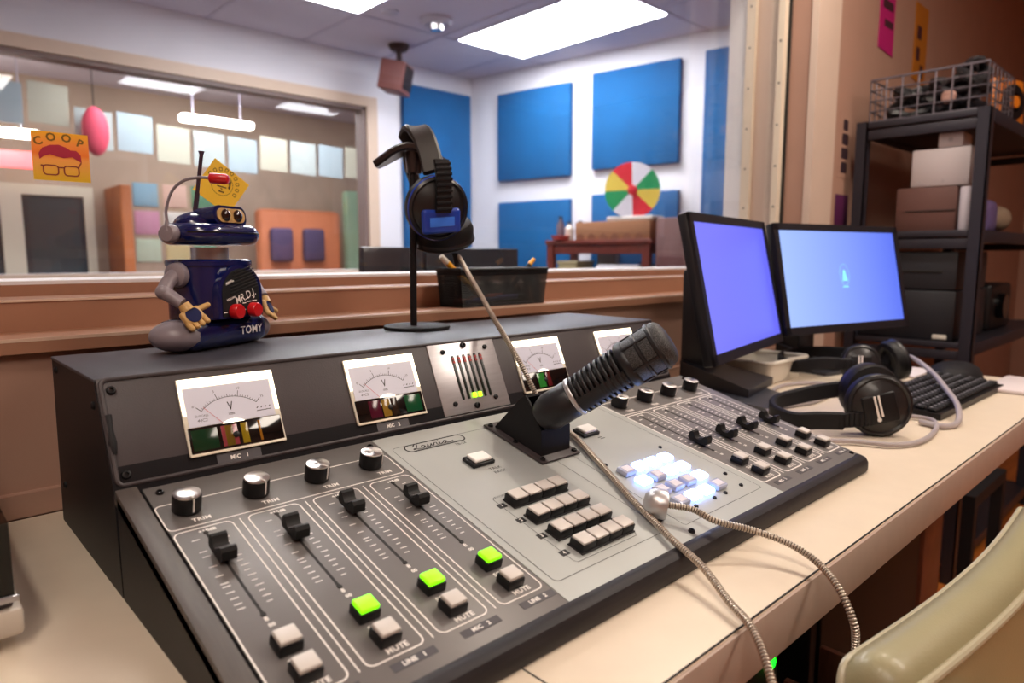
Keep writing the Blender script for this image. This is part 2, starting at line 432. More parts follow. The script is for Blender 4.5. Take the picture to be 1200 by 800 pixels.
sc.build('scalloped_print', mat('scallop_brown', '7a4a30', .8), t)
t = MB().rbox((1.46, TZ+.116, .24), (1.78, TZ+.145, .42), .01, M=RM).build('white_pad', m_whitep)
tag(t, 'flat white base pad on the brown box under the wheel', 'pad')
# prize wheel
wc = rw(1.62, .38, .71)
t = thing('prize_wheel', 'round prize wheel of red, yellow, green and white wedges', 'prize wheel', (wc.x, wc.y, TZ+.145))
WM = axis_frame(wc, (-.78, -.62, .02))
wcol = [mat('wheel_red', 'e02f3e', .4), mat('wheel_white', 'e9e6ee', .4), mat('wheel_green', '0fa060', .4), mat('wheel_yellow', 'f0d25a', .4)]
seq = [1, 2, 3, 0, 1, 2, 3, 0]
for k in range(8):
    a0 = math.radians(92-45*k); a1 = a0-math.radians(45)
    poly = [(0, 0)]+[(.172*math.cos(a0+(a1-a0)*i/8), .172*math.sin(a0+(a1-a0)*i/8)) for i in range(9)]
    MB().prism(poly[::-1], -.008, .008, M=WM).build('wedge', wcol[seq[k]], t)
MB().lathe([(.03, .008), (.03, .018), (.015, .022)], 20, M=WM).build('hub', wcol[0], t)
q = wc+Vector((.04, .03, 0))
MB().cyl((q.x, q.y, TZ+.146), (q.x, q.y, wc.z), .012).build('stand_post', m_whitep, t)
# jars and bottles at the table end
for k, (s_, o_, h_, r_, hx, lab) in enumerate(((1.10, .40, .16, .028, '5b4a52', 'dark tall bottle at the end of the red side table'), (1.17, .40, .12, .03, 'cdbfae', 'cream jar between the dark bottle and brown carton'),
                         (1.20, .31, .13, .028, '6b4436', 'brown bottle behind the cream jar'))):
    p = rw(s_, o_, TZ)
    t = thing('bottle', lab, 'bottle', (p.x, p.y, p.z), 0, 'bottles on the side table')
    Mx = Matrix.Translation(p)
    MB().lathe([(r_, 0.001), (r_, h_*.65), (r_*.45, h_*.82), (r_*.45, h_*.9)], 18, M=Mx).build('flask', mat('bottle_%d' % k, hx, .3), t)
    MB().lathe([(r_*.55, h_*.9), (r_*.55, h_)], 16, M=Mx).build('cap', m_dark, t)
p = rw(1.12, .42, TZ)
t = MB().lathe([(.05, .001), (.065, .03), (.06, .03), (.045, .01)], 20, M=Matrix.Translation(rw(1.13, .445, TZ))).build('dish', mat('dish_red', 'c5463c', .4)); tag(t, 'small red dish in front of the bottles', 'dish')
# speaker cabinet right of the table and things under it
t = thing('floor_speaker', 'brown speaker cabinet standing right of the side table', 'speaker', tuple(rw(1.95, .3, FZ)))
MB().rbox((1.815, FZ+.001, .14), (2.03, .53, .44), .01, M=RM).build('cabinet', mat('cab_brown', '6d4a46', .6), t)
MB().rbox((1.83, FZ+.05, .44), (2.015, .30, .45), .006, M=RM).build('grille', mat('cab_cloth', '5a3434', .9), t)
t = thing('storage_box', 'beige box under the left end of the side table', 'box', tuple(rw(1.13, .3, -.32)))
MB().rbox((1.09, -.319, .2), (1.24, .245, .42), .008, M=RM).build('carton', mat('box_beige', 'b8a878', .7), t); MB().rbox((1.085, .246, .195), (1.245, .27, .425), .006, M=RM).build('lid', mat('box_beige2', 'c4b58a', .7), t)
t = thing('storage_box', 'white crate under the right end of the side table', 'box', tuple(rw(1.6, .3, -.32)))
MB().rbox((1.40, -.319, .17), (1.70, .245, .44), .008, M=RM).build('crate', m_white, t)
x = MB()
for k in range(6): x.rbox((1.44+.042*k, .17, .44), (1.468+.042*k, .225, .443), .0008, M=RM)
x.build('slot_row', m_bridge, t)
t = thing('wall_box', 'grey cream box on the wall behind the side table', 'box', tuple(rw(1.28, .02, .27)))
MB().rbox((1.22, .2, .05), (1.36, .36, .11), .006, M=RM).build('housing', mat('wb_grey', 'a89a90', .6), t)
# black monitors standing on a studio table just past the window
t = thing('studio_table', 'dark table behind the window ledge in the studio', 'table', (1.5, 1.95, FZ))
MB().rbox((1.05, 1.7, -.06), (1.95, 2.25, -.03), .006).build('tabletop', m_blackm, t)
for x_ in (1.08, 1.88):
    for y_ in (1.73, 2.18): MB().box((x_, y_, FZ), (x_+.04, y_+.04, -.06)).build('leg', m_blackm, t)
for x0, x1, lab in ((1.14, 1.375, 'black flat screen behind the headphone stand, left of two'), (1.385, 1.82, 'wider black flat screen behind the mesh tray')):
    t = thing('flat_screen', lab, 'screen', ((x0+x1)/2, 1.92, -.03), 0, 'black screens past the window')
    MB().rbox((x0, 1.9, .02), (x1, 1.93, .329), .006).build('housing', mat('scr_black%d' % len(MATS), '20262e', .25), t)
    MB().box(((x0+x1)/2-.03, 1.93, -.029), ((x0+x1)/2+.03, 1.95, .15)).rbox(((x0+x1)/2-.09, 1.88, -.029), ((x0+x1)/2+.09, 2.0, -.018), .003).build('stand', m_black, t)

# ------------------------------------------------------------------ hallway behind the studio's own window
HB = 6.6
m_hall = mat('hall_wall', 'b9a48e', .7, noise=.08, nscale=3)
struct(MB().box((-1.6, HB, FZ), (5.2, HB+.1, CZ)), 'wall_hall', m_hall)
struct(MB().box((5.1, 4.5, FZ), (5.2, HB, CZ)), 'wall_hall_right', m_hall)
m_cream = mat('door_cream', 'e3dcc4', .5)
for n_, (x0, x1) in enumerate(((.2, .78), (.92, 1.34))):
    f = MB()
    f.box((x0-.07, HB-.05, FZ), (x0, HB-.002, .78)); f.box((x1, HB-.05, FZ), (x1+.07, HB-.002, .78)); f.box((x0-.07, HB-.05, .78), (x1+.07, HB-.002, .86))
    d_ = struct(f, 'door_%d' % (n_+1), m_cream)
    MB().box((x0, HB-.03, FZ), (x1, HB-.003, .775)).build('glass_panel', mat('door_glass%d' % n_, '27363c', .15), d_)
    MB().box((x0+.04, HB-.035, .15), (x1-.04, HB-.031, .75)).build('glazing', mat('door_glaze%d' % n_, '2f4348', .1), d_)
t = MB().rbox((1.50, HB-.5, FZ+.001), (1.58, HB-.02, .86), .01).build('orange_post', mat('post_orange', 'b8672e', .5)); tag(t, 'orange wooden post beside the cream hall doors', 'post')
# pale sheets hanging in a row
for k in range(12):
    x = .35+.265*k; dz = .05*math.cos((k-4)*.55)
    z1 = 1.25+dz*.6+(.05 if k > 7 else 0)+(.20 if k < 3 else .05 if k < 5 else 0)
    poly = [(x, z1-.26), (x+.235, z1-.27), (x+.24, z1), (x+.005, z1+.012)]
    o = MB().prism(poly, -.004, .004, M=frame_from((0, 5.7, 0), (1, 0, 0), (0, 0, 1), (0, -1, 0))).build('hanging_sheet', mat('sheet_%d' % k, ('a9b3ac', '9fb0b2', 'b4b29c')[k % 3], .7))
    ord_ = ('first', 'second', 'third', 'fourth', 'fifth', 'sixth', 'seventh', 'eighth', 'ninth', 'tenth', 'eleventh', 'twelfth')[k]
    tag(o, 'pale hanging sheet behind the studio window, %s of the row counted from its left end' % ord_, 'hanging sheet', 'pale sheets hung in a row')
t = thing('paper_lantern', 'pink paper lantern behind the studio window', 'lantern', (1.25, 5.6, 1.17)); MB().ico((1.25, 5.6, 1.17), .17, sc=(.5, .3, 1)).build('shade', mat('lantern_pink', 'd8455e', .6), t); MB().cyl((1.25, 5.6, 1.33), (1.25, 5.6, CZ), .004, n=8).build('hanging_string', m_dark, t)
t = MB().rbox((.55, 6.0, .92), (.98, 6.03, 1.04), .01).build('neon_sign', mat('neon_pink', 'ff7a80', .5, emit='ff6a70', es=1.6)); tag(t, 'glowing pink sign left of the square yellow sticker', 'sign')
for x0, x1, y_, z_, lab in ((.2, .95, 5.8, 1.13, 'bright white tube light left of the square yellow sticker'), (1.85, 2.42, 5.7, 1.36, 'bright white tube light above the tilted yellow sticker')):
    o = thing('tube_light', lab, 'light', ((x0+x1)/2, y_, CZ), 0, 'hall tube lights'); MB().rbox((x0, y_-.04, z_-.03), (x1, y_+.04, z_+.03), .02).build('tube', m_light2, o); MB().cyl((x0+.1, y_, z_+.029), (x0+.1, y_, CZ), .005, n=8).build('hanger', m_grid, o); MB().cyl((x1-.1, y_, z_+.029), (x1-.1, y_, CZ), .005, n=8).build('hanger', m_grid, o)
troffer(1.35, 4.75, 2.05, 5.5, 'hall ceiling light behind the studio window, left of two', 15, 'f0f4ff')
troffer(2.4, 4.75, 3.1, 5.5, 'hall ceiling light behind the studio window, right of two', 15, 'f4f4ff')
# notices on the hall wall
nc = ['cfe3c8', 'e8d9a0', '7fc0a0', 'd89cb8', 'f0efe8', 'd9a05a', '88b4c8', 'e3c0b0', '5a9a78']
nl = ['pale green', 'straw yellow', 'mint green', 'pink', 'white', 'orange', 'light blue', 'salmon', 'dark green']
for k in range(9):
    x = 1.72+(k % 3)*.24; z = .25+(k//3)*.24
    o = MB().rbox((x, HB-.012, z), (x+.2, HB-.001, z+.2), .003).build('wall_notice', mat('notice_%d' % k, nc[k], .7)); tag(o, '%s paper notice on the hall wall beside the robot' % nl[k], 'notice', 'paper notices on the hall wall')
# orange booth
t = thing('booth_seat', 'orange high-backed booth seat seen through the studio window', 'seat', (2.95, 5.9, FZ))
MB().rbox((2.55, 5.95, FZ+.001), (3.35, 6.1, .72), .05, seg=3).build('backrest', mat('booth_orange', 'c8764c', .6), t)
MB().rbox((2.55, 5.5, FZ+.001), (3.35, 5.95, -.25), .04, seg=3).build('seat', MATS['booth_orange'], t)
for x, hx, lab in ((2.62, '4a3a5a', 'dark purple coat on the booth'), (2.93, '3a3050', 'dark blue coat on the booth')):
    o = MB().rbox((x, 5.86, .25), (x+.2, 5.945, .55), .03, seg=3).build('coat', mat('coat_%s' % hx, hx, .8)); tag(o, lab, 'coat')
o = MB().rbox((3.55, 6.2, FZ+.001), (3.75, 6.3, .95), .03).build('plant_column', mat('col_green', '9fc4a0', .6)); tag(o, 'pale green column at the right of the studio window', 'column')
# ------------------------------------------------------------------ desk
t = thing('desk', 'long cream laminate desk with a mitred front edge', 'desk', (.8, .6, FZ))
DX0, DX1, DY0, DY1 = -.7, 2.04, .253, .936
MB().rbox((DX0, DY0, -.042), (DX1, DY1, 0), .002).build('worktop', m_desk, t)
MB().rbox((DX0, DY0-.003, -.05), (DX1+.001, DY0+.001, -.0016), .001).build('front_edge', m_edge, t, label='tan front edge band')
MB().box((DX0, DY0+.0005, -.0022), (DX1, DY0+.0018, .0004)).build('edge_seam', m_dark, t)
MB().box((.3245, DY0+.002, -.001), (.326, DY1, .0003)).build('joint_seam', m_dark, t)
MB().rbox((1.706, .44, FZ+.001), (1.845, .85, -.05), .004).build('pedestal', m_wood2, t)
MB().box((-.6, .86, -.70), (2.0, .885, -.05)).build('modesty_panel', m_blackm, t)
# ------------------------------------------------------------------ mixing console
PM = frame_from((0, .649, .0954), (1, 0, 0), (0, .9693, .2459), (0, -.2459, .9693))
con = thing('mixing_console', 'sloping broadcast mixing console with faders and lit keys on the desk', 'mixing console', (.57, .49, 0))
CX0, CX1 = .14, 1.010
YZ = Matrix(((0,0,1,0),(1,0,0,0),(0,1,0,0),(0,0,0,1)))     # prism (y,z) extruded along x
MB().prism([(.646, .0005), (.646, .092), (.3535, .0165), (.3535, .0005)], CX0+.002, CX1-.004, M=YZ).build('chassis', m_blackm, con)
MB().rbox((CX0, -.309, -.012), (.1575, .004, .0022), .0012, M=PM).build('side_cheek', m_cheek, con)
MB().prism([(.6465, .0005), (.6465, .0925), (.3485, .0175), (.3485, .0005)], CX0, CX0+.0018, M=YZ).build('side_panel', m_bridge_side, con)
# wrist pad: quarter-round bullnose with a rounded right corner
prof = [(.0, .0205), (.004, .0222), (.010, .0222), (.0155, .0195), (.0185, .014), (.0185, .004), (.0165, .0006)]
pd = MB(); path = []; 
for (x, y, a) in [(CX0, .3515, -90)]: path.append((x, y, a))
for k in range(9):
    a = -90+90*k/8; path.append((CX1-.018, .3515, a))
path.append((CX1-.010, .42, 0)); path.append((CX1-.010, .45, 0))
vs = []; n = len(prof)
for (x, y, a) in path:
    ca, sa = math.cos(math.radians(a)), math.sin(math.radians(a))
    for d_, z in prof:
        d2 = d_+ (.0 if a == -90 and x == CX0 else 0)
        vs.append((x+ca*d2, y+sa*d2, z))
fs = []
for i in range(len(path)-1):
    for k in range(n-1): fs.append((i*n+k, i*n+k+1, (i+1)*n+k+1, (i+1)*n+k))
fs.append(tuple(range(n))); fs.append(tuple(range((len(path)-1)*n, len(path)*n))[::-1])
# only the front run and the corner carry the bullnose; the side run sinks into the chassis
pd.add(vs[:n*10], [f for f in fs if max(f) < n*10] + [tuple(range(9*n, 10*n))])
pd.build('wrist_pad', m_pad, con)
# panels
def plate(x0, x1, name, m, lab=None):
    o = MB().rbox((x0, -.3075, -.002), (x1, 0, 0), .0006, M=PM).build(name, m, con, label=lab); return o
SL, SR = .3945, .7735
pL = plate(.1605, SL-.0003, 'channel_panel', m_panel, 'left dark grey panel with four channels')
def plate4(q, name, m, lab): return MB().prism(q, -.002, 0, M=PM).build(name, m, con, label=lab, ang=20)
pC = plate4([(SL+.0003, -.3075), (.7775, -.3075), (.7535, 0), (SL+.0003, 0)], 'centre_panel', m_panel2, 'pale grey centre panel')
pR = plate4([(.7781, -.3075), (1.009, -.3075), (1.009, 0), (.7541, 0)], 'channel_panel', m_panel, 'right dark grey panel with four channels')
PM0 = PM.copy()
def T(x, v, h=0, rot=0): return PM @ Matrix.Translation((x, v, h)) @ Matrix.Rotation(rot, 4, 'Z')

def channel_bank(par, xs, kx, kang, solo_lit, mute_lit, fv, names, side):
    mk = MB(); lw = 1.5 if side == 'R' else 1
    x0, x1 = xs[0]-.0235, xs[-1]+.0235
    # trim outline
    tx1 = min(x1+.0, xs[-1]+.0235)
    mk.line(rrect(x0-.001, -.0735, tx1, -.0335, .005), .0012*lw, M=PM, closed=True)
    for i, x in enumerate(xs):
        mk.line(rrect(x-.0235, -.2815, x+.0235, -.0785, .006), .0012*lw, M=PM, closed=True)
        if i < 3: mk.line([(x+.0305, -.079), (x+.0305, -.281)], .0011*lw, M=PM)
        mk.text('TRIM', .0068, T(x+.004, -.0655), bold=.0002)
        mk.text('+10dB', .0052, T(x+.002, -.0838), bold=.0002)
        mk.text('8', .006, T(x, -.2045), bold=.0002); mk.text('00', .005, T(x+.001, -.2115), bold=.0002)
        mk.text('SOLO', .0058, T(x+.003, -.2498), bold=.0002)
        mk.text('MUTE', .0068, T(x+.003, -.2755), bold=.0002)
        for v in (-.0935, -.1105, -.1175, -.1315, -.1445, -.1545, -.1585, -.166, -.1735, -.1805, -.186):
            mk.line([(x-.0135, v), (x-.0075, v)], .0010*lw, M=PM)
        for k in range(15):
            v = -.0925-.0068*k; L = .0065 if k % 2 else .0045
            mk.line([(x+.0075, v), (x+.0075+L, v)], .0010*lw, M=PM)
    mk.build('panel_lettering', m_print, par, smooth=False)
    for i, x in enumerate(xs):
        s_ = MB().box((x-.0011, -.198, 0), (x+.0011, -.087, .0003), M=PM).lathe([(.0021, 0), (.0021, .0006)], 12, M=T(x, -.199)).lathe([(.0021, 0), (.0021, .0006)], 12, M=T(x, -.0865))
        s_.build('fader_slot', m_dark, con)
        # fader cap: saddle profile along the slot
        v = fv[i]; cap = MB()
        pr = [(-.0115, .0035), (-.0138, .006), (-.0132, .0130), (-.0108, .0158), (-.0080, .0150), (-.0050, .0100), (-.002, .0080), (.002, .0080), (.0050, .0100), (.0080, .0150), (.0108, .0158), (.0132, .0130), (.0138, .006), (.0115, .0035)]
        cap.prism(pr[::-1], -.0062, .0062, M=T(x, v) @ Matrix(((0,0,1,0),(1,0,0,0),(0,1,0,0),(0,0,0,1))))
        cap.rbox((-.004, -.006, .0005), (.004, .006, .0045), .001, M=T(x, v))
        c_ = cap.build('fader_cap', m_rubber, con)
        MB().box((-.0063, -.0006, .0088), (.0063, .0006, .0094), M=T(x, v)).build('pointer_line', m_bridge, c_)
        # trim knob
        kxx = kx[i]; a = kang[i]
        kb = MB(); pr = [(.0112, .0008), (.0118, .0015), (.0118, .0135), (.0114, .0163)]
        n = 40; vs = []; fs = []
        for r, z in pr:
            for q in range(n):
                rr = r*(1-.025*(q % 2)) if z < .0155 else r; vs.append((rr*math.cos(2*PI*q/n), rr*math.sin(2*PI*q/n), z))
        for j_ in range(3):
            for q in range(n): fs.append((j_*n+q, j_*n+(q+1) % n, (j_+1)*n+(q+1) % n, (j_+1)*n+q))
        fs.append(tuple(range(3*n, 4*n)))
        kb.add(vs, fs, M=T(kxx, -.0478))
        ko = kb.build('trim_knob', m_black, con, ang=50)
        MB().lathe([(.0112, .0163), (.0110, .0171), (.0100, .0175), (.0001, .0175)], 32, M=T(kxx, -.0478)).build('knob_disc', m_disc, ko, label='spun metal disc')
        MB().box((-.0007, -.0121, .004), (.0007, -.0115, .0165), M=T(kxx, -.0478, 0, a)).box((-.0005, -.0112, .0174), (.0005, -.003, .0178), M=T(kxx, -.0478, 0, a)).build('pointer_line', m_print, ko)
        # solo and mute keys
        for (v, lit, nm) in ((-.236, solo_lit[i], 'solo_key'), (-.264, mute_lit[i], 'mute_key')):
            kb = MB().rbox((-.0087, -.0082, .0004), (.0087, .0082, .0085), .0007, M=T(x, v)).build(nm, m_black, con, label='%s%s key' % ('lit green ' if lit else 'white capped ', nm[:4]))
            MB().rbox((-.0078, -.0073, .0083), (.0078, .0073, .0122), .0012, M=T(x, v), seg=3).build('key_cap', m_green if lit else m_btn, kb)
        # channel name tape
        tp = MB().box((-.0185, -.0037, 0), (.0185, .0037, .0003), M=T(x+.0075, -.2905)).build('name_tape', m_tape, con)
        MB().text(names[i].replace(' ', '   '), .0055, T(x+.0075, -.2905, .0003), bold=.0002).build('tape_lettering', m_print, tp, smooth=False)

m_disc = mat('knob_spun_disc', 'd9d6d6', .28, metal=1)
nt = m_disc.node_tree; bs = nt.nodes['Principled BSDF']; bs.inputs['Anisotropic'].default_value = .85
tg = nt.nodes.new('ShaderNodeTangent'); tg.direction_type = 'RADIAL'; tg.axis = 'Z'; nt.links.new(tg.outputs[0], bs.inputs['Tangent'])
XL = [.185+.0605*i for i in range(4)]; XR = [.799+.0615*i for i in range(4)]
SK = .085
SHR = Matrix(((1, -SK, 0, -SK*.29), (0, 1, 0, 0), (0, 0, 1, 0), (0, 0, 0, 1)))   # the right bank of channels fans out slightly towards the front
channel_bank(pL, XL, [.1825+.0604*i for i in range(4)], (.15, .35, .5, .8), (0, 1, 1, 1), (0, 0, 0, 0), (-.1225, -.1225, -.110, -.1265), ('MIC 1', 'LINE 1', 'MIC 2', 'LINE 2'), 'L')
PM = PM0 @ SHR
channel_bank(pR, XR, [.7995+.0615*i for i in range(4)], (.2, .2, .3, .4), (0, 0, 0, 0), (0, 0, 0, 0), (-.178, -.182, -.18, -.183), ('MIC 3', 'LINE 3', 'MIC 4', 'LINE 4'), 'R')
PM = PM0
# panel screws
def hexscrew(par, M, r=.0034, m=None):
    s_ = MB().lathe([(r, 0), (r, r*.35), (r*.8, r*.75), (r*.48, r*.8), (r*.45, r*.3)], 20, M=M)
    return s_.build('screw', m or m_black, par, ang=50)
for x, v in ((.1715, -.0125), (.385, -.0125), (.768, -.0125), (1.0, -.0125), (1.0, -.30), (.1715, -.30)):
    hexscrew(con, T(x, v))
# centre panel print
mk = MB()
mk.line(rrect(.403, -.2835, .565, -.026, .006), .0006, M=PM, closed=True)
mk.line([(.5925, -.285), (.595, -.288), (.758, -.2865), (.7605, -.283), (.741, -.028), (.737, -.026), (.597, -.026), (.5935, -.03), (.5925, -.285)], .0006, M=PM)
mk.line([(.4395, -.1585)]+[(.4395+.003*(1-math.cos(a)), -.1585-.006*0-.003*0) for a in ()]+[(.4395, -.270), (.4425, -.2735), (.5275, -.2735), (.5305, -.2705), (.5305, -.264), (.527, -.2605)], .0006, M=PM)
mk.line([(.4395, -.160), (.4405, -.1567), (.4435, -.1557)], .0006, M=PM)
mk.line([(.527, -.2605), (.5245, -.16)], .0004, M=PM)
mk.text('PHONE LINES', .0048, T(.4585, -.1565))
mk.text('TALK', .0066, T(.4855, -.1085)); mk.text('BACK', .0066, T(.4865, -.1165))
mk.line([(.664, -.1065), (.671, -.1065)], .0012, M=PM); mk.line([(.665, -.1100), (.674, -.1100)], .0012, M=PM)
mk.text('TB-24', .0062, T(.4855, -.0465))
# script logo in a stadium outline
mk.line(rrect(.4175, -.0408, .4995, -.0265, .0071, 8), .0018, M=PM, closed=True)
def script(pts, x, v, s_, w):
    P = smooth_path([(x+px*s_+py*s_*.25, v+py*s_, 0) for px, py in pts], 6); mk.line([(p.x, p.y) for p in P], w, M=PM, h=.00025)
LX, LV, SC = .4265, -.0376, .0105
script([(.05, .55), (.3, .95), (.62, 1.05), (.55, .6), (.25, .12), (0, .05), (.1, .2), (.5, .1), (.95, -.02)], LX, LV, SC, .0013)
script([(1.5, .45), (1.2, .5), (1.05, .2), (1.25, 0), (1.5, .35), (1.5, .1), (1.7, .02), (1.95, .45), (1.9, .1), (2.1, .02), (2.4, .45), (2.38, .08), (2.6, .05)], LX, LV, SC, .0013)
script([(2.6, .05), (2.85, .5), (3.1, .42), (3.05, .1), (3.25, .02), (3.5, .45), (3.45, .1), (3.65, .02), (3.85, .2)], LX, LV, SC, .0013)
script([(4.45, .45), (4.15, .5), (3.95, .2), (4.15, 0), (4.45, .35), (4.45, .1), (4.7, .02), (5.3, .15)], LX, LV, SC, .0013)
mk.line([(LX+3.6*SC, LV+.85*SC), (LX+3.75*SC, LV+.9*SC)], .0009, M=PM)
mk.line([(LX+.2*SC, LV-.05*SC-.001), (LX+6.2*SC, LV-.001)], .0006, M=PM)
mk.build('panel_lettering', m_bprint, pC, smooth=False)
# numbered tabs and phone-line keys
for r, v in enumerate((-.1708, -.199, -.228, -.2575)):
    tb = MB().box((-.0048, -.0036, 0), (.0048, .0036, .0003), M=T(.4405, v)).build('number_tab', m_bprint, con)
    MB().text(str(r+1), .0055, T(.4405, v, .0003), bold=.0001).build('tab_number', m_print, tb, smooth=False)
for r, (x0, v) in enumerate(((.4585, -.1722), (.4585, -.2035), (.4588, -.2335), (.4628, -.2595))):
    fr_ = MB().rbox((-.0105, -.0098, .0002), (.0690, .0098, .0016), .0006, M=T(x0, v)).build('key_frame', m_bprint, con)
    for k in range(4):
        x = x0+.0195*k
        kb = MB().rbox((-.0094, -.0085, .001), (.0094, .0085, .0088), .0006, M=T(x, v)).build('line_key', m_black, con)
        MB().rbox((-.0086, -.0078, .0086), (.0086, .0078, .0112), .0009, M=T(x, v), seg=3).build('key_cap', m_btn, kb)
# talk-back and cue keys
for x, nm in ((.4765, 'talkback_key'), (.6585, 'cue_key')):
    kb = MB().rbox((-.0155, -.0105, .0002), (.0155, .0105, .0045), .001, M=T(x, -.090)).build(nm, m_black, con)
    MB().rbox((-.0118, -.0085, .0043), (.0118, .0085, .0085), .0015, M=T(x, -.090), seg=3).build('key_cap', mat('cap_bright%d' % len(MATS), 'f2efec', .35), kb)
# 4 x 4 crystal keypad; lit keys glow bluish white
LIT = {(1, 0), (2, 0), (3, 0), (0, 1), (2, 1), (3, 1), (3, 2), (1, 3), (2, 3)}
for r in range(4):
    for c in range(4):
        x = .6225+.0259*c+.0012*r; v = -.1855-.0243*r
        lit = (c, r) in LIT
        kb = MB().rbox((-.0096, -.0079, .0002), (.0098, .0082, .0066), .0032 if lit else .0016, M=T(x, v), seg=4).build('keypad_key', m_lit if lit else m_clear, con, label='glowing bluish white key' if lit else 'unlit clear key')
        if not lit: MB().rbox((-.0066, -.0052, .0066), (.0066, .0052, .0071), .0003, M=T(x, v)).build('key_legend', mat('legend%d' % len(MATS), 'd8d4e0', .4), kb)
for x, v in ((.6135, -.1615), (.7241, -.1615), (.7375, -.2710), (.745, -.245), (.700, -.272), (.676, -.272), (.638, -.272)):
    hexscrew(con, T(x, v), .0026)
hexscrew(con, T(.5884, -.2985), .0036)

# ------------------------------------------------------------------ meter bridge
br = thing('meter_bridge', 'black meter bridge cabinet with lit dials behind the mixing console', 'meter bridge', (.56, .79, 0))
BX0, BX1 = .14, .988
MB().prism([(.650, .0005), (.655, .0975), (.699, .1885), (.888, .1885), (.9, .0005)], BX0+.002, BX1-.002, M=YZ).build('cabinet', m_bridge_side, br)
for x0, x1 in ((BX0, BX0+.003), (BX1-.003, BX1)):
    MB().prism([(.6495, .0004), (.6555, .0975), (.6995, .1875), (.890, .1875), (.901, .0004)], x0, x1, M=YZ).build('side_panel', m_bridge_side, br)
MB().rbox((BX0-.001, .697, .1868), (BX1+.001, .891, .1905), .0012).build('lid', m_lid, br)
fd = Vector((0, .041, .092)).normalized(); fn = Vector((0, -fd.z, fd.y))
BM = frame_from((0, .657, .098), (1, 0, 0), fd, fn)         # bridge face: u along x, w up the face
def B(x, w, h=0): return BM @ Matrix.Translation((x, w, h))
f = MB(); f.rbox((BX0+.001, -.002, -.004), (BX1-.001, .1005, .001), .0012, M=BM)
f.build('front_plate', m_bridge, br)
o_ = MB(); out = rrect(BX0+.004, .0015, BX1-.004, .099, .006, 6)
o_.tube([tuple(BM @ Vector((x, w, .001))) for x, w in out], .0022, 8, closed=True); o_.build('plate_border', m_bridge, br)
bp_ = MB(); bp_.tube([tuple(BM @ Vector((BX0+.0055, w, .0018))) for w in (.066, .052, .040, .030)], .003, 8, rad=lambda i: (.003, .0024, .0036, .002)[i]); bp_.build('edge_clip', m_bridge_side, br)
for x, w in ((.1515, .0885), (.1515, .0105), (.978, .0885), (.978, .0105)): hexscrew(br, B(x, w, .001), .0042)
for x, w in ((.868, .178), (.868, .05), (.705, .165)):
    MB().lathe([(.004, 0), (.004, .0015), (.002, .003)], 14, M=axis_frame((BX0, x, w), (-1, 0, 0))).build('screw', m_black, br)
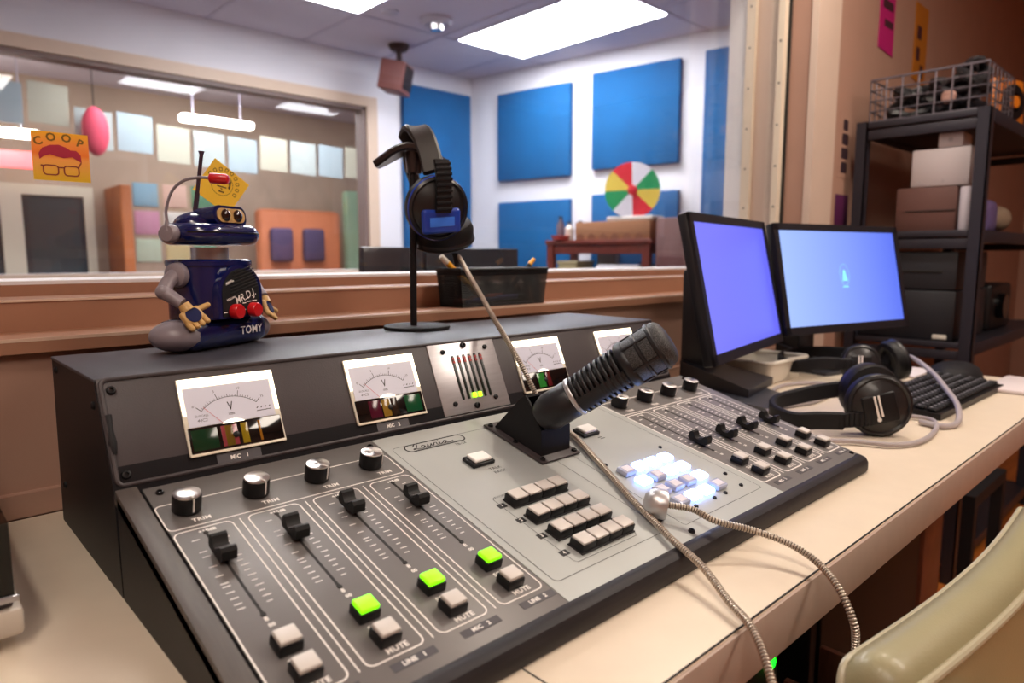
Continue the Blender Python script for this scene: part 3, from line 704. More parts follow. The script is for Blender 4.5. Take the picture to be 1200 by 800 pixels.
def meter(x0, x1, dark_cols, nm):
    h = MB(); w0, w1, ws = .0145, .0905, .0420
    h.rbox((x0, w0, .0005), (x1, w1, .0035), .001, M=BM)
    mo = h.build('volt_meter', mat('meter_body%d' % len(MATS), 'e8e2d2', .2, spec=.6), br)
    MB().box((x0+.004, ws, .0034), (x1-.006, w1-.010, .0040), M=BM).build('dial_face', m_dial, mo)
    MB().rbox((x0+.0008, w1-.0095, .0030), (x1-.0008, w1-.0008, .0046), .0008, M=BM).box((x1-.0045, ws+.006, .0030), (x1-.0010, w1-.009, .0042), M=BM).box((x0+.0008, ws+.012, .0030), (x0+.0032, w1-.009, .0042), M=BM).build('lamp_strip', m_lamp, mo, label='glowing lamp strip along the dial top')
    xc = (x0+x1)/2-.002; yc = .030
    k = MB(); R = .0375; a0, a1 = math.radians(135), math.radians(48)
    F = lambda a, r: (xc+r*math.cos(a)*1.05, yc+r*math.sin(a))
    k.line([F(a0+(a1-a0)*i/24, R) for i in range(25)], .0005, M=B(0, 0, .0040))
    for i in range(25):
        a = a0+(a1-a0)*i/24; L = .006 if i % 8 == 0 else .003 if i % 4 == 0 else .002
        k.line([F(a, R), F(a, R+L)], .0004 if i % 8 else .0006, M=B(0, 0, .0040))
    for a, tx in ((a0+.02, '0'), (a0+(a1-a0)/3, '5'), (a0+(a1-a0)*2/3, '10'), (a1-.02, '15')):
        q = F(a, R+.0085); k.text(tx, .0035, B(q[0], q[1], .0040), h=.0001)
    k.text('V', .0125, B(xc, .0575, .0040), h=.0001, sx=.7, bold=.0001)
    k.line([(xc-.003, .0505), (xc+.003, .0505)], .0005, M=B(0, 0, .0040)); k.line([(xc-.003, .0493), (xc+.003, .0493)], .0004, M=B(0, 0, .0040))
    k.text('44C2', .0042, B(x0+.017, .0475, .0040), h=.0001, shear=.2); k.text('ELOCALL', .0030, B(x0+.017, .0520, .0040), h=.0001, shear=.2)
    [k.line([(x1-.024+.0042*i_, .0515), (x1-.0225+.0042*i_, .0530)], .0009, M=B(0, 0, .0040)) for i_ in range(4)]; k.line([(x1-.0245, .0488), (x1-.0095, .0492)], .0007, M=B(0, 0, .0040))
    k.build('scale_print', m_bprint, mo, smooth=False)
    a = a0-.1
    MB().line([F(a, R+.001), F(a, .014)], .0004, h=.0002, M=B(0, 0, .0044)).build('needle', m_red, mo)
    MB().rbox((x0+.002, w0+.002, .0034), (x1-.002, ws-.0005, .0046), .0006, M=BM).build('lower_window', m_mglass, mo)
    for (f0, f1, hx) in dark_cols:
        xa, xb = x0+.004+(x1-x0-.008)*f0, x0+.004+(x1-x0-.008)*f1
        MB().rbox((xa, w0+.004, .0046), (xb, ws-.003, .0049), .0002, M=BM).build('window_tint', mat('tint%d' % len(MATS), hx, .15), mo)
    MB().lathe([(.0032, 0), (.0030, .001), (.001, .0016)], 16, M=B(xc, w0+.014, .0049)).build('zero_screw', m_black, mo)
    MB().rbox((x0+.0005, w0-.001, .0030), (x1-.0005, w0+.0016, .0046), .0006, M=BM).build('lower_rim', mat('rim%d' % len(MATS), 'efe4d0', .3), mo)
    dm = MB(); R2 = .011
    dm.prism([(xc-R2+2*R2*i/12, ws-.0008+.0032*math.sin(PI*i/12)) for i in range(13)], .0040, .0046, M=BM)
    dm.build('boss_glow', m_lamp, mo)  # boss given lamp material to imitate a bright glow on the dial
    if nm:
        tp = MB().box((xc-.0215, .0022, .0010), (xc+.0215, .0125, .0018), M=BM).build('name_tape', m_tape, mo)
        MB().text(nm.replace(' ', '   '), .0056, B(xc, .0073, .0018), bold=.0002).build('tape_lettering', m_print, mo, smooth=False)
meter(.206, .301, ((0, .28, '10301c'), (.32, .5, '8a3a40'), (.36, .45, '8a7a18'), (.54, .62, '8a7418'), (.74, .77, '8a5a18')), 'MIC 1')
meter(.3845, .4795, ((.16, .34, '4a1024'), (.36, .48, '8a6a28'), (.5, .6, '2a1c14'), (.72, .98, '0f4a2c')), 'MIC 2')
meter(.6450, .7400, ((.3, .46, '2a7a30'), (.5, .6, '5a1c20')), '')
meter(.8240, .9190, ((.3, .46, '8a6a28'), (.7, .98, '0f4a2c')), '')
lp = MB().rbox((.5045, .0045, .0008), (.6150, .0985, .0022), .0006, M=BM).build('level_plate', m_alu, br, label='pale aluminium plate with six level bars')
for k in range(6):
    x = .5395+.0092*k
    b = MB().rbox((x-.0019, .0215, .0022), (x+.0019, .0805, .0034), .0008, M=BM).build('level_bar', m_offled, lp)
    for q in range(13):
        w = .0245+.0043*q
        if q >= 11: mm = m_redled
        elif q == 0 and k in (2, 3): mm = m_onled
        else: mm = None
        if q == 0 and k in (2, 3): MB().rbox((x-.0028, w-.0026, .0030), (x+.0028, w+.0042, .0046), .0012, M=BM).build('level_led', mm, b, label='lit green level lamp')
        elif mm: MB().rbox((x-.0021, w-.0016, .0034), (x+.0021, w+.0016, .0038), .0002, M=BM).build('level_led', mm, b)
for x, w, r in ((.5265, .0865, .0033), (.5975, .0875, .0033), (.5615, .093, .0042), (.5245, .0180, .0033), (.5925, .0180, .0033), (.5580, .0115, .0042)):
    hexscrew(lp, B(x, w, .0022), r)
# ------------------------------------------------------------------ microphone mount and microphone
mt = thing('microphone_mount', 'black folded steel bracket holding the microphone on the console', 'microphone mount', (.575, .575, .08))
MB().rbox((.540, -.128, .0006), (.606, -.022, .0034), .0012, M=PM).build('base_plate', mat('plate_brown_black', '3a3234', .45), mt)
for x, v in ((.546, -.029), (.546, -.075), (.546, -.122), (.600, -.122), (.600, -.029)): hexscrew(mt, T(x, v, .0034), .0034)
side = [(.536, .069), (.536, .100), (.556, .131), (.563, .138), (.572, .132), (.616, .091), (.616, .089)]
s_ = MB(); s_.prism(side, .5500, .5525, M=YZ); s_.prism(side, .5965, .5990, M=YZ)
s_.prism([(.536, .069), (.536, .1005), (.5385, .1005), (.5385, .070)], .5525, .5965, M=YZ)
s_.prism([(.563, .1375), (.616, .0905), (.6145, .089), (.562, .1352)], .5525, .5965, M=YZ)
s_.build('bracket', m_blackm, mt, ang=20)
mic = thing('microphone', 'black broadcast microphone with ribbed body leaning over the console', 'microphone', (.56, .53, .12))
Ta = Vector((.560, .535, .120)); Hd = Vector((.627, .431, .203)); ax = (Hd-Ta).normalized(); MM = axis_frame(Ta, ax, (0, 0, 1)) @ Matrix.Diagonal((1.02, 1.02, 1.07, 1))
MB().lathe([(.013, -.012), (.0175, -.008), (.0205, .0), (.0218, .004), (.0218, .031), (.0205, .033)], 32, M=MM).build('rear_barrel', m_gun, mic)
MB().lathe([(.0222, .0335), (.0228, .0345), (.0228, .0375), (.0222, .0385)], 32, M=MM, caps=False).build('chrome_ring', m_alu, mic)
MB().lathe([(.0165, .036), (.0165, .100)], 28, M=MM).build('inner_core', m_dark, mic)
rb_ = MB()
for k in range(9):
    z = .0415+.0063*k; r = .0222+.0003*k
    rb_.lathe([(r-.004, z-.0016), (r-.0004, z-.0018), (r, z-.001), (r, z+.001), (r-.0004, z+.0018), (r-.004, z+.0016)], 32, M=MM, caps=False)
rb_.build('vent_ribs', m_gun, mic)
rl = MB()
for a in (math.radians(205), math.radians(25), math.radians(-65)):
    Mr = MM @ Matrix.Rotation(a, 4, 'Z')
    pr = [(.0232*math.cos(t_), .0232*math.sin(t_)) for t_ in [math.radians(-22+44*k/8) for k in range(9)]]+[(.0185*math.cos(t_), .0185*math.sin(t_)) for t_ in [math.radians(22-44*k/8) for k in range(9)]]
    rl.prism(pr, .0385, .097, M=Mr)
rl.build('side_rail', m_gun, mic, ang=20)
MB().lathe([(.0225, .0955), (.0262, .0985), (.0268, .101), (.0268, .105), (.0258, .107)], 36, M=MM, caps=False).build('collar', m_gun, mic)
# head basket: mesh barrel, bars and domed mesh end
m_wire = mat('grille_wire', '2a2a2e', .5, metal=.1)
nt = m_wire.node_tree; tcn = nt.nodes.new('ShaderNodeTexCoord'); 
vr = nt.nodes.new('ShaderNodeTexVoronoi'); vr.inputs['Scale'].default_value = 900; nt.links.new(tcn.outputs['Object'], vr.inputs['Vector'])
cr = nt.nodes.new('ShaderNodeValToRGB'); cr.color_ramp.elements[0].color = (.004, .004, .005, 1); cr.color_ramp.elements[1].color = (.075, .075, .08, 1); cr.color_ramp.elements[0].position = .25; cr.color_ramp.elements[1].position = .75
nt.links.new(vr.outputs['Distance'], cr.inputs[0]); nt.links.new(cr.outputs[0], nt.nodes['Principled BSDF'].inputs['Base Color'])
bpn = nt.nodes.new('ShaderNodeBump'); bpn.inputs['Strength'].default_value = .5; bpn.inputs['Distance'].default_value = .0006; nt.links.new(vr.outputs['Distance'], bpn.inputs['Height']); nt.links.new(bpn.outputs[0], nt.nodes['Principled BSDF'].inputs['Normal'])
MB().lathe([(.0245, .104), (.0250, .110), (.0255, .138)], 40, M=MM, caps=False).build('head_grille', m_wire, mic)
MB().lathe([(.0263, .137), (.0262, .142), (.0245, .1465), (.021, .1495), (.014, .1515), (.006, .1522), (.0002, .1523)], 40, M=MM).build('head_dome', m_wire, mic)
MB().lathe([(.0255, .1345), (.0276, .1355), (.0276, .1385), (.0262, .1400)], 40, M=MM, caps=False).lathe([(.0252, .1185), (.0266, .1195), (.0266, .122), (.0252, .123)], 40, M=MM, caps=False).build('head_rings', m_gun, mic)
hb = MB()
for k in range(6):
    Mr = MM @ Matrix.Rotation(2*PI*k/6+.3, 4, 'Z'); hb.rbox((.0240, -.0016, .105), (.0268, .0016, .137), .0006, M=Mr)
hb.build('head_bars', m_gun, mic)
MB().cyl((.5522, .548, .113), (.5968, .548, .113), .008, n=18).rbox((.562, .540, .104), (.588, .556, .122), .003).build('swivel_joint', m_black, mic)
lg = MB(); lg.text('EV', .006, MM @ Matrix.Rotation(math.radians(-60), 4, 'Z') @ Matrix.Translation((0, .0222, .018)) @ Matrix.Rotation(-PI/2, 4, 'X'), h=.0003); lg.build('mark', m_print, mic, smooth=False)

# ------------------------------------------------------------------ armoured cables
def armour(pts, r=.0036, pitch=.0029):
    P = resample(smooth_path(pts, 16), pitch/4)
    return MB().tube(P, r, 12, rad=lambda i: r*(1, 1, .80, .80)[i % 4], seg_mi=lambda i: 1 if i % 4 == 2 else 0)
def pp(x, v, h=0): return tuple(PM @ Vector((x, v, h)))
# ------------------------------------------------------------------ headphone stand and the headphones hanging on it
st = thing('headphone_stand', 'slim black headphone stand on the meter bridge', 'headphone stand', (.603, .853, .1905))
MB().lathe([(.049, .0), (.050, .001), (.050, .0045), (.0485, .0055), (.001, .0055)], 48, M=Matrix.Translation((.603, .853, .1908))).build('base', m_blackm, st)
MB().cyl((.597, .853, .196), (.600, .853, .452), .0052, n=16).build('pole', m_black, st)
RT = Vector((.66, -.75, 0)).normalized(); BK = Vector((.75, .66, 0)).normalized()
sc_ = Vector((.603, .853, .452)); sp = []
for k in range(13):
    u = -1+2*k/12; z = .014*math.cos(u*2.3) - .008
    sp.append(sc_+RT*(u*.054-.004)+Vector((0, 0, z)))
wd = [tuple(BK) for _ in sp]
MB().ribbon(sp, [BK]*13, [.022+.026*math.sin(PI*k/12) for k in range(13)], .011).cyl(tuple(sc_+Vector((0, 0, -.03))), tuple(sc_+Vector((0, 0, .008))), .011, .014, n=18).build('saddle', mat('saddle_dark', '241c1e', .3, coat=.4), st)

def cup(par, c, n, up_, r, label_mat, blue=None, thick=.040, wr=1.0):
    M = axis_frame(c, n, up_)
    MB().lathe([(.0005, -thick*.25), (r*.50, -thick*.25), (r*.56, -thick*.48), (r*.70, -thick*.55), (r*.92, -thick*.50), (r*1.0, -thick*.3), (r*.97, -thick*.05), (r*.9, 0)], 36, M=M).build('ear_cushion', m_rubber, par)
    e = MB().lathe([(r*.97, -thick*.10), (r*1.0, 0), (r*.98, .004), (r*.90, .0065), (r*.84, .004), (r*.78, .005), (r*.55, .012), (r*.2, .0145), (.0005, .0150)], 40, M=M)
    e = e.build('ear_cup', mat('cup_shell%d' % len(MATS), '1c1a1c', .35, coat=.2), par)
    MB().lathe([(r*.985, -.0005), (r*1.012, .002), (r*.985, .0046)], 40, M=M, caps=False).build('rim', blue or m_black, e)
    return M, e
hp = thing('headphones', 'black headphones with blue light painted on the rim, hanging on the slim stand', 'headphones', (.61, .85, .45))
c1 = Vector((.597, .789, .3675)); n1 = Vector((-.55, -.80, -.22)).normalized(); n1 = (n1+RT*.38).normalized()
m_blue_lit = mat('blue_lit_gloss', '1440b0', .3, coat=.4)  # blue screen light put into the colour of rim and plate block
Mc, e1 = cup(hp, c1, n1, (-.12, -.1, 1), .0455, None, m_blue_lit)
MB().rbox((-.029, -.034, .006), (.029, .001, .0165), .005, M=Mc, seg=3).build('name_plate_block', m_blue_lit, e1)
MB().rbox((-.0185, -.0235, .0163), (.0185, -.0105, .0172), .002, M=Mc).build('name_plate', mat('plate_blue_lit', '3f82f8', .4), e1, label='name plate painted with blue screen light')  # plate's bright blue is screen light painted into its colour
c2 = Vector((.652, .848, .3265)); n2 = Vector((.30, .25, -.92)).normalized()
Mc2, e2 = cup(hp, c2, n2, (.73, -.68, .1), .0475, None, m_black, thick=.05)
# padded headband over the saddle and ribbed sliders
bandp = smooth_path([(.6015, .803, .420), (.603, .815, .447), (.605, .832, .472), (.606, .852, .4845), (.609, .874, .474), (.622, .892, .44), (.645, .897, .39), tuple(c2+Vector((.0, .045, .02)))], 6)
MB().ribbon(bandp, [RT]*len(bandp), [.032 if i < 25 else .018 for i in range(len(bandp))], [.012][0]).build('headband', mat('band_leather', '2c2523', .45, bump=.1, bscale=500), hp)
yk = MB(); XX_ = (Mc.to_3x3() @ Vector((1, 0, 0))).normalized(); yp = smooth_path([Mc @ Vector(q) for q in ((.006, .066, .002), (.005, .052, .0105), (.004, .034, .0155), (.002, .014, .0185), (.001, -.004, .0190))], 5)
yk.ribbon(yp, [XX_]*len(yp), .023, .006)
yo = yk.build('yoke', m_black, hp)
rr_ = MB(); zz_ = (Mc.to_3x3() @ Vector((0, 0, 1))).normalized()
for k in range(9):
    q = yp[2+2*k]+zz_*.0032; rr_.ribbon([q-XX_*.0115, q+XX_*.0115], [tuple(Mc.to_3x3() @ Vector((0, 1, 0)))]*2, .0042, .0036)
rr_.build('slider_ribs', m_blackm, yo)
cordp = [(.668, .836, .302), (.667, .8245, .2935), (.6436, .7726, .2678), (.6225, .7179, .2364), (.6075, .6799, .2149), (.6015, .645, .186), (.6005, .617, .156), (.606, .602, .128), (.619, .594, .102), pp(.6285, -.068, .0060), pp(.6275, -.0966, .0050), pp(.6043, -.1568, .0050), pp(.5728, -.2326, .0050), pp(.556, -.275, .0065), pp(.5445, -.305, .0072), (.530, .312, .0205), (.507, .272, .0105), (.488, .240, .0055), (.462, .211, -.012), (.430, .182, -.048), (.40, .160, -.10), (.375, .15, -.18)]
armour(cordp).build('armoured_cord', [m_steel, m_groove_shade], hp, label='flexible steel armoured cord')
MB().cyl((.6665, .838, .304), (.6665, .833, .284), .0055, .004, n=14).build('strain_relief', m_black, hp)
ac = thing('armoured_cable', 'short steel armoured cable with a chrome bell leaving the keypad', 'cable', pp(.583, -.268))
BMx = axis_frame(pp(.5745, -.2605, .0155), Vector((.62, -.76, -.12)), (0, 0, 1)) @ Matrix.Scale(1.2, 4)
MB().lathe([(.0005, -.012), (.007, -.0105), (.0115, -.006), (.0130, 0), (.0130, .006), (.0125, .008), (.006, .008), (.005, .003)], 28, M=BMx).build('chrome_bell', m_satin, ac)
s0 = BMx @ Vector((0, 0, .004)); s1 = BMx @ Vector((0, 0, .03))
armour([tuple(s0), tuple(s1), (.600, .340, .036), (.622, .312, .0285), (.633, .279, .0215), (.629, .249, .0135), (.614, .224, .004), (.605, .207, -.016), (.608, .204, -.040), (.606, .205, -.09), (.60, .21, -.18)], .0036).build('steel_sleeve', [m_steel, m_groove_shade], ac)

# ------------------------------------------------------------------ toy robot
rb = thing('toy_robot', 'navy toy robot with antenna standing on the meter bridge', 'robot', (.302, .852, .1907), math.radians(28))
RMx = world_of(rb)
def RB(): return MB()
k = MB().rbox((-.068, -.030, .001), (.068, .030, .037), .016, M=RMx, seg=4); base = k.build('base_roller', m_navy, rb)
for cx_, sx2 in ((-.058, .030), (.0635, .0125)):
    k = MB().ico((0, 0, 0), 1, M=RMx @ Matrix.Translation((cx_, -.001, .0190)) @ Matrix.Diagonal((sx2, .0295, .0182, 1)))
    k.build('grey_end_cap', m_rgrey, base)
MB().text('TOMY', .0135, RMx @ Matrix.Translation((.030, -.0306, .019)) @ Matrix.Rotation(PI/2, 4, 'X'), bold=.0002).build('front_lettering', m_print, base, smooth=False)
def pill(levels, plan, M):
    q = MB(); vs = []; fs = []
    for ins, z in levels:
        x0, y0, x1, y1, r = plan; R_ = rrect(x0+ins, y0+ins, x1-ins, y1-ins, max(.001, r-ins), 8); vs += [(x, y, z) for x, y in R_]; n = len(R_)
    for i in range(len(levels)-1):
        for k in range(n): fs.append((i*n+k, i*n+(k+1) % n, (i+1)*n+(k+1) % n, (i+1)*n+k))
    fs.append(tuple(range(n))[::-1]); fs.append(tuple(range((len(levels)-1)*n, len(levels)*n)))
    return q.add(vs, fs, M)
plan = (-.046, -.033, .046, .036, .024)
body = pill([(0, .036), (0, .098), (-.0015, .0985), (-.0015, .1035), (0, .105), (.004, .1058), (.024, .106)], plan, RMx).build('torso', m_navy, rb)
MR = RMx @ Matrix.Translation((.004, -.034, 0)) @ Matrix.Rotation(PI/2, 4, 'X')      # local x right, y up, z out of the chest
arch = [(-.037, .037), (.037, .037), (.037, .066)]+[(.037*math.cos(a), .066+.033*math.sin(a)) for a in [math.radians(10*i) for i in range(1, 18)]]+[(-.037, .066)]
MB().prism(arch, -.01, .0055, M=MR).build('chest_housing', m_navy, rb)
arch2 = [(x*.86, .039+(y-.037)*.90) for x, y in arch]
ch = MB().prism(arch2, .0052, .0062, M=MR).build('chest_panel', m_blackm, rb, label='black control panel with white lettering')
q = MB(); 
q.text('MR.D.J.', .0135, MR @ Matrix.Translation((.007, .0615, .0062)) @ Matrix.Rotation(math.radians(17), 4, 'Z'), sx=.85, bold=.0001)
q.text('AM/FM', .0045, MR @ Matrix.Translation((-.019, .079, .0062)) @ Matrix.Rotation(math.radians(17), 4, 'Z'), bold=.0002)
q.text('VOLUME', .0036, MR @ Matrix.Translation((-.018, .060, .0062)) @ Matrix.Rotation(math.radians(17), 4, 'Z'), bold=.0002)
for x, y, wq in ((.004, .0535, .006), (.012, .055, .008), (.022, .0555, .008), (-.001, .049, .005), (.004, .0455, .004), (-.028, .044, .006), (.0, .0415, .006), (.024, .051, .007)): q.line([(x-wq/2, y), (x+wq/2, y)], .0012, M=MR @ Matrix.Translation((0, 0, .0062)))
q.build('chest_lettering', m_print, ch, smooth=False)
gr = MB()
for i in range(8):
    y = .067+.0038*i; hw = .029*math.sqrt(max(0, 1-((y-.066)/.036)**2)); gr.rbox((-hw*.75, -.0006, .0062), (hw*.95, .0006, .0072), .0003, M=MR @ Matrix.Translation((.002, y, 0)) @ Matrix.Rotation(math.radians(14), 4, 'Z'))
gr.build('speaker_slots', m_dark, ch)
for x in (-.0135, .0175):
    MB().lathe([(.0088, .006), (.009, .0075), (.009, .0135), (.0078, .0155), (.001, .016)], 24, M=MR @ Matrix.Translation((x, .0445, 0))).build('red_knob', m_red, ch)
MB().lathe([(.021, .1055), (.021, .1195)], 32, M=RMx).build('neck', m_alu, rb)
hl = [(.0125*(1-math.cos(a)), .1345+.0125*math.sin(a)) for a in [math.radians(-85+17*k) for k in range(11)]]
hl = [(max(0, .0125-math.sqrt(max(0, .0125**2-(z-.1345)**2))), z) for _, z in hl]
head = pill(hl, (-.054, -.043, .056, .040, .030), RMx).build('head', m_navy, rb)
vs_ = MB(); R_ = rrect(-.0532, -.0422, .0552, .0392, .0292, 8); pts_ = [(x, y, .1365) for x, y in R_ if y < -.016]
vs_.tube([tuple(RMx @ Vector(p)) for p in sorted(pts_, key=lambda p: math.atan2(p[1], p[0]))], .0013, 6); vs_.build('visor_slot', m_black, head)
dome = MB().ico((0, 0, 0), 1, sub=3, M=RMx @ Matrix.Translation((0, .004, .1440)) @ Matrix.Diagonal((.042, .030, .0195, 1))).build('head_dome', m_navy, head)
EP = RMx @ Matrix.Translation((.002, -.031, .1565)) @ Matrix.Rotation(PI/2-.12, 4, 'X')
MB().prism(rrect(-.0265, -.0115, .0265, .0115, .0095, 6), -.03, .0005, M=EP).build('eye_housing', m_navy, head)
ey = MB().prism(rrect(-.0225, -.0082, .0225, .0082, .0080, 7), .0004, .0022, M=EP).build('eye_plate', m_tan, head)
for x in (-.0100, .0100):
    MB().lathe([(.0070, .002), (.0070, .0034), (.005, .0052), (.001, .0062)], 24, M=EP @ Matrix.Translation((x, 0, 0))).build('eye', mat('eye_brown%d' % len(MATS), '241210', .08, coat=.8), ey)
MB().lathe([(.0095, 0), (.0105, .002), (.0105, .009), (.0085, .012), (.001, .0125)], 26, M=axis_frame(RMx @ Vector((-.055, .0, .1345)), RMx.to_3x3() @ Vector((-1, -.2, 0)))).build('ear_disc', m_rgrey, head)
earp = RMx @ Vector((-.064, -.002, .137))
rgt = Vector((.73, -.68, 0)); 
bm_ = [earp, earp+Vector((0, 0, .012)), earp+rgt*.0+Vector((0, 0, .024)), earp+rgt*.008+Vector((0, 0, .044)), earp+rgt*.022+Vector((0, 0, .055)), earp+rgt*.038+Vector((0, 0, .058)), earp+rgt*.050+Vector((0, 0, .0575))]
MB().tube(smooth_path(bm_, 8), .0016, 10).cyl(tuple(bm_[0]), tuple(bm_[1]), .0042, .0018, n=14).build('boom', m_rgrey, rb)
e_ = earp+rgt*.050+Vector((0, 0, .0575)); f2 = e_+rgt*.021+Vector((0, 0, -.0015)); ax2 = axis_frame(e_, f2-e_, (0, 0, 1)); Lr = (f2-e_).length
MB().lathe([(.0030, -.001), (.0056, .001), (.0058, .004), (.0058, Lr-.004), (.0045, Lr-.001), (.001, Lr)], 22, M=ax2).build('boom_capsule', m_red, rb)
an = MB(); a0_ = RMx @ Vector((-.012, .010, .148)); a1_ = a0_+Vector((.010, -.008, .079))
an.cyl(tuple(a0_), tuple(a0_.lerp(a1_, .45)), .0028, n=12).cyl(tuple(a0_.lerp(a1_, .45)), tuple(a1_), .0022, n=12).cyl(tuple(a1_), tuple(a1_+Vector((.0002, 0, .004))), .0022, .0036, n=12)
an.build('antenna', mat('antenna_grey', '5a5060', .3, metal=.8), rb)
for s_ in (-1, 1):
    arm_l = lambda x, y, z: RMx @ Vector((s_*x, y+.004, z))
    arm = MB().lathe([(.0145, 0), (.0135, .007), (.009, .010)], 24, M=axis_frame(arm_l(.048, -.002, .088), RMx.to_3x3() @ Vector((s_, -.1, 0)), (0, 0, 1)))
    arm.tube(smooth_path([arm_l(.054, -.002, .088), arm_l(.066, -.004, .080), arm_l(.075, -.006, .070)], 5), .0078, 12)
    arm.ico(tuple(arm_l(.075, -.006, .070)), .0088, sub=2)
    arm.cyl(tuple(arm_l(.075, -.006, .070)), tuple(arm_l(.068, -.024, .057)), .0078, .0066, n=14)
    ao = arm.build('arm', m_rgrey, rb)
    wr_ = arm_l(.067, -.025, .056); dirh = (RMx.to_3x3() @ Vector((-s_*.22, -.5, -.8))).normalized()
    HM = axis_frame(wr_, dirh, RMx.to_3x3() @ Vector((s_*.3, -1, .2)))
    hn = MB().cyl(tuple(wr_), tuple(wr_+dirh*.009), .0062, .0075, n=14).rbox((-.0125, -.004, .007), (.0125, .004, .024), .0035, M=HM, seg=3)
    for i in range(4):
        x = -.0102+.0068*i; hn.cyl(tuple(HM @ Vector((x, 0, .021))), tuple(HM @ Vector((x, .002, .0285))), .0034, .0030, n=10).ico(tuple(HM @ Vector((x, .002, .0285))), .0031, sub=2)
    hn.cyl(tuple(HM @ Vector((s_*-.009 if False else .010, 0, .012))), tuple(HM @ Vector((.022, .002, .013))), .0036, .0032, n=10).ico(tuple(HM @ Vector((.022, .002, .013))), .0033, sub=2)
    ho = hn.build('hand', m_tan, ao)
    MB().lathe([(.0088, .0038), (.0086, .0046), (.001, .0048)], 24, M=HM @ Matrix.Translation((0, 0, .0155)) @ Matrix.Rotation(-PI/2, 4, 'X')).build('palm_disc', mat('palm_navy%d' % len(MATS), '0c1448', .6, spec=.2), ao)

# ------------------------------------------------------------------ stickers on the window glass
def sticker(c, w_, h_, rot, label, m):
    t = thing('sticker', label, 'sticker', c, 0, 'yellow stickers on the window glass')
    M = Matrix.Translation(c) @ Matrix.Rotation(PI/2, 4, 'X') @ Matrix.Rotation(rot, 4, 'Z')
    MB().box((-w_/2, -h_/2, 0), (w_/2, h_/2, .0005), M=M).build('sticker_sheet', m, t); return t, M
m_st = mat('sticker_print', 'f0b010', .5); nt = m_st.node_tree
tcn = nt.nodes.new('ShaderNodeTexCoord'); sx_ = nt.nodes.new('ShaderNodeSeparateXYZ'); nt.links.new(tcn.outputs['Generated'], sx_.inputs[0])
r1 = nt.nodes.new('ShaderNodeValToRGB'); el = r1.color_ramp.elements
el[0].position = 0; el[0].color = lin('dcb010'); el[1].position = 1; el[1].color = lin('f6b01c')
for p_, hx in ((.25, 'e8a83c'), (.45, 'f3a04a'), (.55, 'f07a20'), (.75, 'f8923c')):
    e3 = el.new(p_); e3.color = lin(hx)
nt.links.new(sx_.outputs['Z'], r1.inputs[0]); nt.links.new(r1.outputs[0], nt.nodes['Principled BSDF'].inputs['Base Color'])
t, M = sticker((.192, 1.0415, .4250), .062, .060, 0, 'square orange yellow sticker reading COOP with glasses drawing', m_st)
Z1 = M @ Matrix.Translation((-.001, -.001, .0006)) @ Matrix.Diagonal((1.18, 1.18, 1, 1)); q = MB()
for ch_, x, y, r in (('C', -.0195, .0155, .35), ('O', -.0075, .0205, .1), ('O', .0065, .0205, -.1), ('P', .0190, .0165, -.35)):
    q.text(ch_, .0115, Z1 @ Matrix.Translation((x, y, 0)) @ Matrix.Rotation(r, 4, 'Z'), bold=.0003)
q.build('sticker_lettering', mat('sticker_olive', '7d5a10', .6), t, smooth=False)
q = MB(); hair = [(-.019, -.003), (-.0195, .003), (-.016, .009), (-.009, .0125), (-.001, .0135), (.006, .011), (.0095, .0085), (.015, .0085), (.019, .004), (.0195, -.004), (.0165, -.002), (.011, .0015), (.003, -.0002), (-.003, .0012), (-.009, .003), (-.015, .0008)]
q.prism(hair[::-1], 0, .0004, M=Z1); q.build('hair_drawing', mat('sticker_crimson', 'a81838', .6), t, smooth=False)
q = MB()
for x in (-.0095, .0095): q.line(rrect(x-.0068, -.0185, x+.0068, -.0085, .003), .0013, M=Z1, closed=True)
q.line([(-.003, -.0105), (.003, -.0105)], .0013, M=Z1); q.line([(-.0185, -.009), (-.016, -.0095)], .0016, M=Z1); q.line([(.016, -.0095), (.019, -.004)], .0014, M=Z1)
q.build('glasses_drawing', mat('sticker_brown', '8a3428', .6), t, smooth=False)
t, M = sticker((.391, 1.0415, .4010), .060, .058, math.radians(-36), 'tilted yellow sticker with a dark round face print', m_gold)
Z1 = M @ Matrix.Translation((0, 0, .0006)) @ Matrix.Rotation(math.radians(22), 4, 'Z') @ Matrix.Diagonal((1.15, 1.15, 1, 1)); q = MB()
q.line([(.0135*math.cos(a), .003+.0135*math.sin(a)) for a in [2*PI*i/28 for i in range(28)]], .0005, M=Z1, closed=True)
q.prism([(-.0085, .004), (-.010, .010), (-.004, .0155), (.004, .0155), (.0105, .010), (.0105, -.001), (.0080, .001), (.0085, .0055), (.002, .0085), (-.004, .0055), (-.0075, .007)][::-1], 0, .0004, M=Z1)
q.line([(-.006, .0005), (.006, .0005)], .0015, M=Z1); q.line([(-.003, -.0055), (.004, -.006)], .0018, M=Z1); q.line([(-.001, -.0015), (.001, -.003)], .0012, M=Z1)
for i in range(9):
    a = math.radians(150-22*i); q.line(rrect(-.0017, -.002, .0017, .002, .0008, 2), .0008, M=Z1 @ Matrix.Translation((.0195*math.cos(a), .003+.0195*math.sin(a), 0)) @ Matrix.Rotation(a-PI/2, 4, 'Z'), closed=True)
q.build('face_print', mat('sticker_sepia', '5a4010', .6), t, smooth=False)

